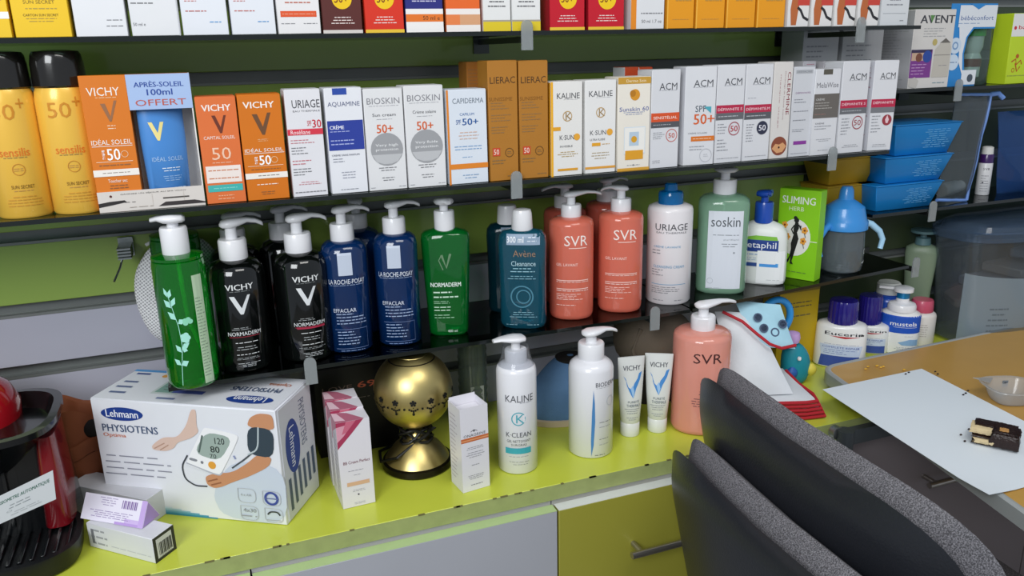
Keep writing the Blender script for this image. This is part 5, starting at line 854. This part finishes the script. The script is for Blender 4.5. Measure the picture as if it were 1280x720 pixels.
printing(t, [('R', .14, .72, .78, .98, 'DDE2E8'), ('T', 'bébéconfort', .45, .83, .56, .055, '3A5A9A', .015), ('L', .14, .75, .5, .78, 1, '8AA0C0'), ('P', [(.16, .72), (.4, .72), (.3, .6), (.27, .4), (.3, .2), (.55, .2), (.55, .02), (.3, .02), (.3, .15), (.22, .3), (.2, .5)], 'DDE2E8'), ('C', .13, .5, .1, 'C8D8E8'), ('C', .12, .3, .1, 'C8D8E8'), ('C', .13, .5, .05, '7A9AC0', .6), ('L', .05, .28, .19, .32, 1, '5A7AA8'), ('C', .45, .1, .05, '4A5460'), ('P', [(.3, 1), (.6, 1), (.45, .93)], '2E86CC')], W_, Hc, lambda u, v, l: (u, -.0003-l, v), 'card_print')
BU = glass('CFE0D8', 1.0, milk=.07, milkcol='B0C8C0')
MB().loft([sring(r1, r2, 2.6, z, 32, cx=.68*W_, cy=.028) for z, r1, r2 in ((.001, .024, .022), (.006, .03, .025), (.05, .031, .026), (.1, .027, .025), (.135, .026, .024), (.15, .018, .018))], BU, cap=True).build('plastic_bubble', t)
MB().lathe([(.012, .012), (.017, .016), (.018, .05), (.014, .06), (.018, .072), (.018, .092)], mat('D8DCE2', .2, trans=.3), (.66*W_, .028, 0), 28).build('baby_bottle', t)
MB().lathe([(.02, .092), (.02, .112), (.012, .118), (.005, .13)], mat('2E9A3A', .35), (.66*W_, .028, 0), 28).build('green_cap', t)
MB().lathe([(.0183, .035), (.0183, .05)], mat('6A3A34', .4), (.66*W_, .028, 0), 28, cap=False).build('brown_band', t)
x0 = at(1256, 100, RB+.01).x
carton('baby_carton', 'lime yellow carton with a white top and red doodle, rightmost on the upper shelf', None, x0, x0+.07, RB+.01, ZAV, at(1262, 17, RB+.01).z-ZAV, .04, 'BFD82A', [('R', 0, .68, 1, 1, 'E4E4E2'), ('C', .12, .8, .05, 'C8303A'), ('T', 'baby', .55, .8, .6, .07, 'C8303A', .02), ('C', .35, .4, .06, 'B85A1A'), ('S', [(.15, .32), (.3, .36), (.35, .28), (.5, .34), (.55, .28)], .04, 'B85A1A'), ('C', .25, .2, .06, 'B85A1A', .7), ('S', [(.3, .3), (.4, .18), (.5, .25)], .04, 'B85A1A'), ('L', .05, .1, .9, .14, 1, '8A9A1A')])
# blue tubs on the middle right shelf
BT = mat('1580C8', .38, coat=.2); YT = mat('B8962A', .4)
def tub(label, px0, px1, z, H, m, grp, y=.0, prn=True, dep=.10, rz=0):
    xa, xb = at(px0, 250, y).x, at(px1, 250, y).x
    c = Vector(((xa+xb)/2, y, z)); hw = (xb-xa)/2
    t = empty('cardboard_tub', c, rz, label, 'tub', grp)
    b0, b1 = hw*.80, hw
    vs = [(-b0, .012, .0004), (b0, .012, .0004), (b0, dep-.012, .0004), (-b0, dep-.012, .0004), (-b1, 0, H), (b1, 0, H), (b1, dep, H), (-b1, dep, H)]
    MB().add(vs, [(3, 2, 1, 0), (4, 5, 6, 7), (0, 1, 5, 4), (1, 2, 6, 5), (2, 3, 7, 6), (3, 0, 4, 7)], m).build('tub_body', t, bevel=.001)
    MB().box(-b1-.0015, b1+.0015, -.0015, dep+.001, H+.0003, H+.0022, m).build('lid_flap', t, bevel=.0006)
    if prn: printing(t, [('L', .45, .2, .88, .85, 9, '6FB4E4')], b1*2, H, lambda u, v, l: (u-b1, .012*(1-v/H)-l-.0003, v), 'front_print')
    return t
hT = .050
gT = 'sky blue folded tubs on the middle right shelf'
tub('sky blue folded tub at the bottom of the stack of three', 1094, 1176, ZTB, hT, BT, gT, y=RB+.008)
tub('sky blue folded tub in the middle of the stack of three', 1102, 1184, ZTB+hT+.0027, hT, BT, gT, y=RB+.006)
tub('sky blue folded tub on top of the stack, partly behind a white carton', 1110, 1190, ZTB+2*(hT+.0027), .058, BT, gT, y=RB+.004)
gY = 'mustard tubs behind the blue ones'
for i, z in enumerate((0, 1)):
    tub(['mustard yellow tub with green lid, lower one of two, left of the blue stack', 'mustard yellow tub with green lid, upper one of two, left of the blue stack'][i], 1034, 1092, ZTB+i*(hT+.0027), hT, YT, gY, y=RB+.045, prn=False, dep=.08)
# clear zip pouch with blue trim, serum bottle, jar, blue pouch
def pouch(label, quad, yb, m, trim, th=.028):
    P = [at(x, y, yb) for x, y in quad]; c = sum(P, Vector())/4; c.z = min(p.z for p in P)
    t = empty('zip_pouch', c, 0, label, 'pouch'); Q = [p-c for p in P]
    n = 8; F_, B_ = [], []
    for i in range(n+1):
        for j in range(n+1):
            u, v = i/n, j/n; q = (Q[0]*(1-u)+Q[1]*u)*(1-v)+(Q[3]*(1-u)+Q[2]*u)*v; e = math.sqrt(max(0, (1-(2*u-1)**4)*(1-(2*v-1)**4))); w_ = .0015*math.sin(u*11+v*7)
            F_.append(q+Vector((0, -th/2*e-.0006+w_, 0))); B_.append(q+Vector((0, th/2*e+.0006+w_, 0)))
    k = len(F_); fs = []
    for i in range(n):
        for j in range(n): q = i*(n+1)+j; fs += [(q, q+n+1, q+n+2, q+1), (k+q+1, k+q+n+2, k+q+n+1, k+q)]
    MB().add(F_+B_, fs, m).build('pouch_skin', t)
    for nm, ln in (('zip_trim', (1, 2)), ('zip_trim', (2, 3)), ('zip_trim', (0, 1))):
        if trim: MB().tube([Q[ln[0]].lerp(Q[ln[1]], i/8)+Vector((0, -.002+.0015*math.sin(i*1.7), 0)) for i in range(9)], .0032, trim, 8).build(nm, t)
    return t, Q
trimm = mat('6A8FD0', .4, coat=.2)
t, Q = pouch('clear plastic pouch edged in periwinkle blue, leaning right of the blue tubs', [(1170, 250), (1207, 250), (1238, 118), (1196, 118)], RB+.025, glass('C4CCD0', 1.0, rough=.06, milk=.12, milkcol='9AA4A8'), trimm)
MB().tube([Q[2], Q[2]+Vector((.012, -.008, .002)), Q[2]+Vector((.022, -.012, -.008))], .005, trimm, 8).build('zip_pull', t)
pj = at(1185, 236, .15)
t, a, b, H = bottle('lotion_bottle', 'short white bottle lying in the shade behind the clear pouch', None, 0, 0, 0, -.06, ZTB+.0145, mat('D2D2CE', .4), xy=(pj.x-.02, .15, .0145)); t.rotation_euler = (0, math.radians(88), .2)
cap(t, H-.001, [(a*.8, 0), (a*.8, .014), (a*.7, .016)], mat('E2E2DE', .4), 'screw_cap')
ps = at(1229, 247, .13)
t, a, b, H = bottle('serum_bottle', 'slim white serum bottle with a purple collar behind the blue edged pouch', None, 0, 0, 0, -.068, ZTB, mat('D8D8DA', .3), secs=[(0, .93), (.02, 1), (.97, 1), (1, .9)], xy=(ps.x, .135, .0135), art=[('T', 'SVR', .12, .82, .5, .07, '5A5A60', .01), ('C', -.05, .4, .06, '3A3A44'), ('L', -.2, .1, .4, .65, 7, 'A0A0A6', 'l')])
cap(t, H, [(a*.98, 0), (a*.98, .016), (a*.9, .018)], mat('3A1A5A', .3, coat=.4), 'purple_collar'); cap(t, H+.018, [(a*.85, 0), (a*.8, .014), (a*.5, .016)], mat('D8D8D4', .3), 'cap')
pouch('translucent blue pouch at the right end of the middle shelf', [(1246, 246), (1330, 238), (1330, 134), (1248, 140)], .13, glass('8FB0DC', 1.0, rough=.06, milk=.3, milkcol='3F6AA8'), None, .05)
# ---------------- coffee machine and clay pot ----------------
RED = mat('8E1420', .22, coat=.6); BKP = mat('121416', .35, bump=.1, bscale=200); BKG = mat('101214', .2, coat=.4); 
t = empty('coffee_machine', (-.335, .02, ZC), math.radians(0), 'black and red capsule coffee machine with ribbed drip tray, counter\'s left end', 'machine')
dt = MB(); dt.loft([sring(a_, b_, 3.0, z, 48, cx=.018, cy=-.045) for z, a_, b_ in ((.0005, .100, .062), (.004, .106, .068), (.028, .110, .072), (.031, .110, .072), (.031, .102, .064), (.026, .100, .062))], BKP)
dt = dt.build('drip_tray', t)
for i in range(15):
    x = -.080+i*.0125; hl = .056*(1-abs((x)/.108)**3)**(1/3)
    MB().box(-.0022, .0022, -hl, hl, .0262, .0305, BKG, Matrix.Translation((x+.018, -.045, 0))).build('rib', dt, bevel=.0008)
MB().loft([sring(a_, b_, 4, z, 40, cx=.01, cy=.03) for z, a_, b_ in ((.0005, .105, .052), (.02, .108, .055), (.15, .10, .052), (.165, .102, .055))], BKG).build('body_shell', t)
MB().loft([sring(a_, .012, 4, z, 30, cx=-.01, cy=-.012) for z, a_ in ((.033, .075), (.05, .08), (.14, .075), (.16, .07))], BKP).build('front_panel', t)
MB().loft([sring(a_, .045, 3.5, z, 30, cx=.098+(z-.03)*.02, cy=.012) for z, a_ in ((.031, .018), (.06, .017), (.12, .014), (.160, .012))], mat('7A101A', .22, coat=.6)).build('red_side_panel', t)
for i in range(7):
    MB().box(-.0018, .0018, -.0285, -.024, .04, .12, BKG, Matrix.Translation((-.06+i*.018, .0, 0))).build('grille_rib', t)
mb = MB(); mb.loft([sring(a_, b_, 3.4, z, 44, cx=.008, cy=.0+dy) for z, a_, b_, dy in ((.115, .05, .04, .01), (.15, .085, .07, .01), (.172, .10, .082, 0), (.178, .112, .092, 0), (.186, .112, .092, 0), (.186, .102, .083, 0), (.165, .092, .075, 0), (.163, .02, .02, 0))], BKG); mb.build('cup_platform', t)
MB().loft([sring(a_, b_, 2.2, z-.010, 40, cx=-.022, cy=.05) for z, a_, b_ in ((.160, .085, .066), (.195, .088, .068), (.218, .078, .06), (.236, .056, .044), (.246, .028, .022), (.248, .004, .004))], mat('A81420', .12, coat=.8)).build('red_dome', t)
# price card
pa = at(-30, 668, -.075); 
A = at(0, 655, -.085); B = at(70, 624, -.085); C_ = at(66, 588, -.085); D_2 = at(0, 620, -.085); L0 = A+(A-B)*.6; U0 = D_2+(D_2-C_)*.6
t = empty('price_card', A, 0, 'white printed card tilted in front of the coffee machine, resting on its drip tray', 'card')
n_ = Vector((0, .0008, 0)); V = [L0-A, B-A, C_-A, U0-A]
MB().add([tuple(v) for v in V]+[tuple(v+n_) for v in V], [(0, 1, 2, 3), (7, 6, 5, 4), (0, 4, 5, 1), (1, 5, 6, 2), (2, 6, 7, 3), (3, 7, 4, 0)], mat('C9CDCF', .5)).build('card', t, smooth=False)
printing(t, [('T', 'TENSIOMETRE AUTOMATIQUE', .62, .72, .66, .14, '3A6A5A', .02), ('L', .4, .35, .8, .55, 2, '8A9294'), ('C', .48, .3, .03, '8A9294', .8), ('L', .45, .1, .9, .25, 2, 'A0A6A8')], 1, 1, lambda u, v, l: tuple((V[0]*(1-u)+V[1]*u)*(1-v)+(V[3]*(1-u)+V[2]*u)*v+Vector((0, -l, 0))), 'card_print')
t = empty('clay_pot', (-.214, .146, ZC), 0, 'terracotta brown pot with a scalloped rim, between the coffee machine and the monitor box', 'pot')
TC = mat('905030', .7, var=.15, scale=30, bump=.2, bscale=80)
MB().loft([[(x, y, z+(0 if z < .1 else .010*math.sin(math.atan2(y, x)*3+.5))) for x, y, z in sring(a_, a_*.85, 2, z, 44)] for z, a_ in ((.0005, .028), (.004, .032), (.05, .043), (.09, .047), (.13, .049), (.135, .049), (.13, .044), (.06, .036), (.01, .02))], TC).build('pot_body', t)
MB().loft([[(x, y, z+.006*math.sin(math.atan2(y, x)*4)) for x, y, z in sring(a_, a_*.85, 2, z, 44)] for z, a_ in ((.070, .0465), (.088, .052), (.094, .052), (.088, .047))], TC).build('scalloped_band', t)
MB().lathe([(.014, -.004), (.014, .001), (.011, .002)], mat('1A1614', .5), (0, 0, 0), 20, Matrix.Translation((.018, -.0385, .112)) @ Matrix.Rotation(PI/2, 4, 'X')).build('dark_knob', t)
# ---------------- table ----------------
def tp_(x, y): p = on(x, y, ZT); return (p.x, p.y)
c0, c1, c2, c3 = tp_(1024, 458), tp_(1380, 383), None, None
pn = Vector(tp_(1029, 497)); pf = Vector(tp_(1277, 663)); dr_ = (pf-pn).normalized(); q2 = pn+dr_*.82
corner = [(c0[0], c0[1]), (1.66, .045), (1.66, -.80), (q2.x, q2.y)]
def rounded(P, r, n=7):
    out = []
    for i, p in enumerate(P):
        p = Vector(p); a = (Vector(P[i-1])-p).normalized(); b = (Vector(P[(i+1) % len(P)])-p).normalized(); s_, e = p+a*r, p+b*r
        for k in range(n+1):
            u = k/n; out.append(s_*(1-u)**2+p*2*u*(1-u)+e*u*u)
    return out
def inset(P, d):
    out = []
    for i, p in enumerate(P):
        p = Vector(p); a = (Vector(P[i-1])-p).normalized(); b = (Vector(P[(i+1) % len(P)])-p).normalized(); s = abs(a.x*b.y-a.y*b.x)
        out.append(p+(a+b)*d/s)
    return out
cc = corner
cc = [(corner[0][0], corner[0][1]), corner[3], corner[2], corner[1]]
t = empty('folding_table', (0, 0, 0), 0, 'tan topped folding table with grey plastic rim, overlapping the counter at the right', 'table')
wood = mat('C0954C', .42, var=.08, scale=14, coat=.15); rim = mat('9EA3A3', .4, coat=.2)
O_ = rounded(cc, .035); I_ = rounded(inset(cc, .010), .028)
MB().loft([[(p.x, p.y, z) for p in I_] for z in (ZT-.02, ZT-.0008)], wood).build('table_top', t)
rr = []
for P_, z in ((I_, ZT-.022), (O_, ZT-.024), (O_, ZT-.002), (rounded(inset(cc, .003), .033), ZT+.0005), (rounded(inset(cc, .008), .030), ZT+.0005), (I_, ZT-.0008)): rr.append([(p.x, p.y, z) for p in P_])
MB().loft(rr, rim, cap=False).build('plastic_rim', t)
LEG = mat('4A5054', .35, metal=.5); L1 = at(1062, 523, -.17)
legs = [(L1.x, -.165), (1.55, -.165), (1.50, -.70), (q2.x+.08, -.70)]
for x, y in legs:
    MB().tube([(x, y, ZT-.0245), (x-.004, y-.004, .35), (x-.006, y-.01, .0)], .0135, LEG, 16).build('leg', t)
    MB().lathe([(.0165, 0), (.0165, .02)], mat('1A1A1A', .6), (x-.006, y-.01, .0), 16).build('foot_cap', t)
MB().box(legs[0][0], 1.55, -.172, -.158, ZT-.05, ZT-.0245, LEG).build('apron_bar', t)
hb_ = at(1040, 512, -.125)
MB().lathe([(.011, -.006), (.011, .006), (.005, .008)], mat('9EA2A2', .3, metal=.9), (0, 0, 0), 18, Matrix.Translation((L1.x-.006, -.150, ZT-.034)) @ Matrix.Rotation(PI/2, 4, 'X')).build('hinge_bolt', t)
# paper
PP = [on(x, y, ZT+.0015) for x, y in ((1028, 487), (1152, 461), (1300, 552), (1300, 602), (1236, 622))]
PP = [Vector((p.x, p.y)) for p in PP]
t = empty('paper_sheet', (PP[0].x, PP[0].y, ZT+.0008), 0, 'white sheet of paper on the tan table under the cake', 'paper')
def pz(p):  # corner curl
    d = (p-PP[4]).length; return .0004+max(0, .05-d)*.08
nn_ = 14; mb = MB(); vs = []
Q4 = [PP[0], PP[1], on(1290, 541, ZT), PP[4]]; Q4[2] = Vector((Q4[2].x, Q4[2].y)); Q4[2] = PP[1]+(PP[4]-PP[0])*1.0
for s_ in (0, -.0003):
    for i in range(nn_+1):
        for j in range(nn_+1):
            u, v = i/nn_, j/nn_; p = (Q4[0]*(1-u)+Q4[1]*u)*(1-v)+(Q4[3]*(1-u)+Q4[2]*u)*v; vs.append((p.x-PP[0].x, p.y-PP[0].y, pz(p)+s_+.0006*math.sin(u*3)*math.sin(v*6)+.0006))
k = (nn_+1)**2; fs = []
for i in range(nn_):
    for j in range(nn_): q = i*(nn_+1)+j; fs += [(q, q+nn_+1, q+nn_+2, q+1), (k+q+1, k+q+nn_+2, k+q+nn_+1, k+q)]
mb.add(vs, fs, mat('E4ECF2', .6)).build('sheet', t)
# cake
CK = [(1216, 530), (1245, 533), (1272, 548), (1279, 562), (1278, 572), (1240, 572), (1226, 560), (1210, 552), (1208, 545)]
K = [on(x, y, ZT+.004) for x, y in CK]; cK = sum(K, Vector())/len(K); cK.z = ZT+.0025
t = empty('cake_piece', cK, 0, 'bitten chocolate coated sponge cake with cream layers on the paper', 'cake')
ch_ = mat('24120E', .35, var=.2, scale=200, bump=.5, bscale=250); sp = mat('D8C49A', .85, bump=.6, bscale=500, var=.12, scale=200)
B1 = on(1216, 547, ZT); E1 = on(1276, 560, ZT); ax = Vector((E1.x-B1.x, E1.y-B1.y, 0)); L_ = ax.length*.9; an = math.atan2(ax.y, ax.x)
M_ = Matrix.Translation((-L_*.5*math.cos(an), -L_*.5*math.sin(an), 0)) @ Matrix.Rotation(an, 4, 'Z')
rnd = random.Random(5)
def slab(x0, x1, y0, y1, z0, z1, m, name, jag=.0):
    mb = MB(); rings = []
    for i in range(13):
        u = i/12; x = x0+(x1-x0)*u; r = []
        for j in range(16):
            q = 2*PI*j/16; c_, s_ = math.cos(q), math.sin(q); yy_ = (y0+y1)/2+(y1-y0)/2*math.copysign(abs(c_)**.35, c_); zz_ = (z0+z1)/2+(z1-z0)/2*math.copysign(abs(s_)**.35, s_)
            e = jag*rnd.uniform(-1, 1); r.append((x+(e*2 if i in (0, 12) else e*.3), yy_+e*.5, zz_+e*.3))
        rings.append(r)
    return mb.loft(rings, m, True, M_).build(name, t)
wy = .019
slab(0.004, L_*.55, -wy-.002, wy-.004, .0025, .0115, sp, 'sponge_layer', .0012)
slab(0.001, L_*.6, -wy-.001, wy-.004, .0120, .0145, ch_, 'chocolate_layer', .0008)
slab(-0.002, L_*.55, -wy+.004, wy-.004, .0150, .0250, sp, 'sponge_layer', .0012)
slab(.003, L_*.6, -.004, wy, .0240, .0275, ch_, 'chocolate_top', .0012)
slab(L_*.5, L_, -wy-.001, wy, .0243, .0278, ch_, 'chocolate_top', .0012)
slab(L_*.45, L_+.004, -wy-.002, wy+.001, .0005, .0255, ch_, 'chocolate_coat', .0016)
slab(.002, L_*.5, -wy+.002, wy-.002, .0002, .0022, ch_, 'chocolate_base', .0008)
slab(L_*.62, L_*.8, -wy+.004, -wy+.016, .0262, .0290, mat('B98A50', .8), 'broken_spot', .001)
def crumbs(name, label, pts, m, s_, z):
    P_ = [on(x, y, z) for x, y in pts]; t = None
    for i, p in enumerate(P_):
        mb = MB(); mb.loft([[(s_*rnd.uniform(.7, 1.3)*r_*math.cos(q), s_*rnd.uniform(.7, 1.3)*r_*.7*math.sin(q), zz) for q in [k*PI/3 for k in range(6)]] for zz, r_ in ((.0002, .7), (s_*.4, 1), (s_*.8, .5))], m)
        o = mb.build(name, None); o.location = p; tag(o, label[P_.index(p)], 'crumb', name.replace('_', ' ')+'s scattered on table and paper')
crumbs('chocolate_crumb', ['dark crumb on the paper just left of the bitten cake, lower one of three' if q == 1 else 'dark crumb on the paper left of the bitten cake, middle one of three' if q == 0 else 'dark crumb on the paper left of the bitten cake, upper one of three' if q == 2 else ['left dark crumb', 'right dark crumb'][(q-3) % 2]+' of the pair '+['left of the paper\'s far corner', 'just right of the paper\'s far corner', 'midway along the paper\'s long far edge'][(q-3)//2] if q < 9 else 'lone dark crumb by the paper\'s long far edge' for q in range(10)], [(1201, 544), (1206, 552), (1211, 537), (1132, 468), (1136, 466), (1169, 465), (1172, 468), (1207, 492), (1210, 489), (1204, 494)], ch_, .0026, ZT+.0022)
crumbs('golden_crumb', ['golden crumb on the tan table near the rim, '+w_ for w_ in ('leftmost of six', 'second from the left, set back', 'third from the left', 'fourth from the left', 'fifth from the left', 'lone one by the paper corner')], [(1082, 462), (1085, 459), (1096, 458), (1101, 460), (1104, 459), (1130, 463)], mat('D8A83A', .7), .0036, ZT+.0003)
# plastic tray cup
cU = on(1262, 500, ZT)
t = empty('plastic_tray', (cU.x, cU.y, ZT), math.radians(-20), 'small empty clear plastic tray with a corner tab, standing on the tan table', 'tray')
CP = glass('D8DCDC', 1.0, rough=.12, milk=.4, milkcol='DAD6D2')
MB().loft([sring(a_, a_*.9, 3, z, 36) for z, a_ in ((.0008, .02), (.0006, .028), (.008, .032), (.026, .039), (.0275, .045), (.0262, .0455))], CP, cap=False).build('tray_body', t)
MB().loft([sring(a_, a_*.9, 3, .0009+z, 36) for z, a_ in ((0, .028), (.0002, .001))], CP, cap=False).build('tray_floor', t)
MB().add([(-.03, .012, .0272), (-.05, .03, .030), (-.012, .034, .0272), (-.03, .012, .0264), (-.05, .03, .0292), (-.012, .034, .0264)], [(0, 2, 1), (3, 4, 5), (0, 1, 4, 3), (1, 2, 5, 4), (2, 0, 3, 5)], CP).build('corner_tab', t)
printing(t, [('R', 0, 0, 1, 1, '77808A'), ('R', .12, .12, .88, .88, 'B0B4B8'), ('R', .35, .25, .65, .7, '4A525A')], .010, .012, lambda u, v, l: (.004+u, .0335-.002, .010+v), 'tray_mark')
# ---------------- stacked chairs ----------------
FAB = bpy.data.materials.new('chair_fabric'); FAB.use_nodes = True; nt = FAB.node_tree; b_ = nt.nodes['Principled BSDF']; b_.inputs['Roughness'].default_value = .95
tc = nt.nodes.new('ShaderNodeTexCoord'); nz = nt.nodes.new('ShaderNodeTexNoise'); nz.inputs['Scale'].default_value = 700; nz.inputs['Detail'].default_value = 3
nt.links.new(tc.outputs['Object'], nz.inputs['Vector']); rp = nt.nodes.new('ShaderNodeValToRGB'); rp.color_ramp.elements[0].position = .40; rp.color_ramp.elements[1].position = .66
rp.color_ramp.elements[0].color = lin('4A494D'); rp.color_ramp.elements[1].color = lin('86848A'); nt.links.new(nz.outputs['Fac'], rp.inputs[0]); nt.links.new(rp.outputs[0], b_.inputs['Base Color'])
bp = nt.nodes.new('ShaderNodeBump'); bp.inputs['Strength'].default_value = .6; bp.inputs['Distance'].default_value = .002; nt.links.new(nz.outputs['Fac'], bp.inputs['Height']); nt.links.new(bp.outputs[0], b_.inputs['Normal'])
SHELL = mat('1E2026', .36, bump=.15, bscale=350); TUB = mat('17181A', .35, metal=.4)
def panel(mb, m, w0, w1, h, off0, off1, curve, rad, dome0, dome1):
    """back panel in local y (width) and z (height); x is depth. off0/off1: back and front faces"""
    NR, NS = 10, 48; vs = []; fs = []
    for side_ in (0, 1):
        for r in range(NR+1):
            rr_ = (r/NR)
            for s in range(NS):
                q = 2*PI*s/NS; c_, s_ = math.cos(q), math.sin(q); n = 4.2
                y = math.copysign(abs(c_)**(2/n), c_)*rr_; z = math.copysign(abs(s_)**(2/n), s_)*rr_
                hw = w0+(w1-w0)*(z*.5+.5); yy_ = y*hw; zz_ = z*h/2
                e = (1-rr_**6)**.5 if rr_ < 1 else 0
                base = curve*(y*y)*1.0-.10*zz_*(1)
                mid = (off0+off1)/2; x = base+(mid+(off0-mid)*e-(dome0*(1-rr_**2)) if side_ == 0 else mid+(off1-mid)*e+dome1*(1-rr_**2))
                vs.append((x, yy_, zz_))
    k = (NR+1)*NS
    for side_ in (0, 1):
        for r in range(NR):
            for s in range(NS):
                a = side_*k+r*NS+s; b = side_*k+r*NS+(s+1) % NS; f = (a, b, b+NS, a+NS); fs.append(f if side_ == 0 else tuple(reversed(f)))
    for s in range(NS):
        a = NR*NS+s; b = NR*NS+(s+1) % NS; fs.append((a, b, b+k, a+k))
    mb.add(vs, fs, m)
def chair(x, y, dz, rz, label, bz=.735):
    t = empty('stacking_chair', (x, y, dz), math.radians(rz), label, 'chair', 'stacked office chairs')
    mb = MB(); panel(mb, SHELL, .172, .282, .352, -.004, .024, .035, 0, .012, 0); sh = mb.build('back_shell', t, ang=60); sh.location = (0, 0, bz)
    MB().lathe([(.012, 0), (.012, .003), (.008, .003), (.007, -.001)], mat('08080A', .5), (0, 0, 0), 20, Matrix.Translation((-.001+.012, .17, .07)) @ Matrix.Rotation(-PI/2, 4, 'Y')).build('screw_recess', sh)
    mb = MB(); panel(mb, FAB, .174, .290, .366, .0165, .072, .035, 0, 0, .006); pd = mb.build('back_cushion', t, ang=60); pd.location = (0, 0, bz+.002)
    MB().loft([sring(a_, b_, 4.5, z, 40, cx=.28, cy=0) for z, a_, b_ in ((.415, .19, .2), (.42, .215, .225), (.432, .22, .23), (.436, .218, .228))], SHELL).build('seat_shell', t)
    MB().loft([sring(a_, b_, 4.5, z, 40, cx=.28, cy=0) for z, a_, b_ in ((.4365, .216, .226), (.46, .222, .232), (.474, .205, .215), (.478, .15, .16))], FAB).build('seat_cushion', t)
    for s_ in (-1, 1):
        MB().tube([(.006, s_*.10, .62), (.0, s_*.105, .56), (.02, s_*.13, .46), (.07, s_*.19, .405), (.2, s_*.2, .40), (.4, s_*.2, .40)], .0105, TUB, 12).build('side_rail', t)
        for fx in (.03, .47):
            MB().tube([(fx*.6+.1, s_*.2, .40), (fx-.01 if fx < .1 else fx, s_*.205, .2), (fx-.04 if fx < .1 else fx+.03, s_*.22, .0)], .0105, TUB, 12).build('leg', t)
    MB().tube([(.15, -.2, .395), (.15, .2, .395)], .009, TUB, 10).build('cross_bar', t)
    return t
chair(.533, -.455, .004, -3, 'grey and black office chair nearer the camera, its back lower in the photo', .645)
chair(.604, -.405, .080, -4, 'grey and black office chair stacked in front, next to the table, its back higher', .645)
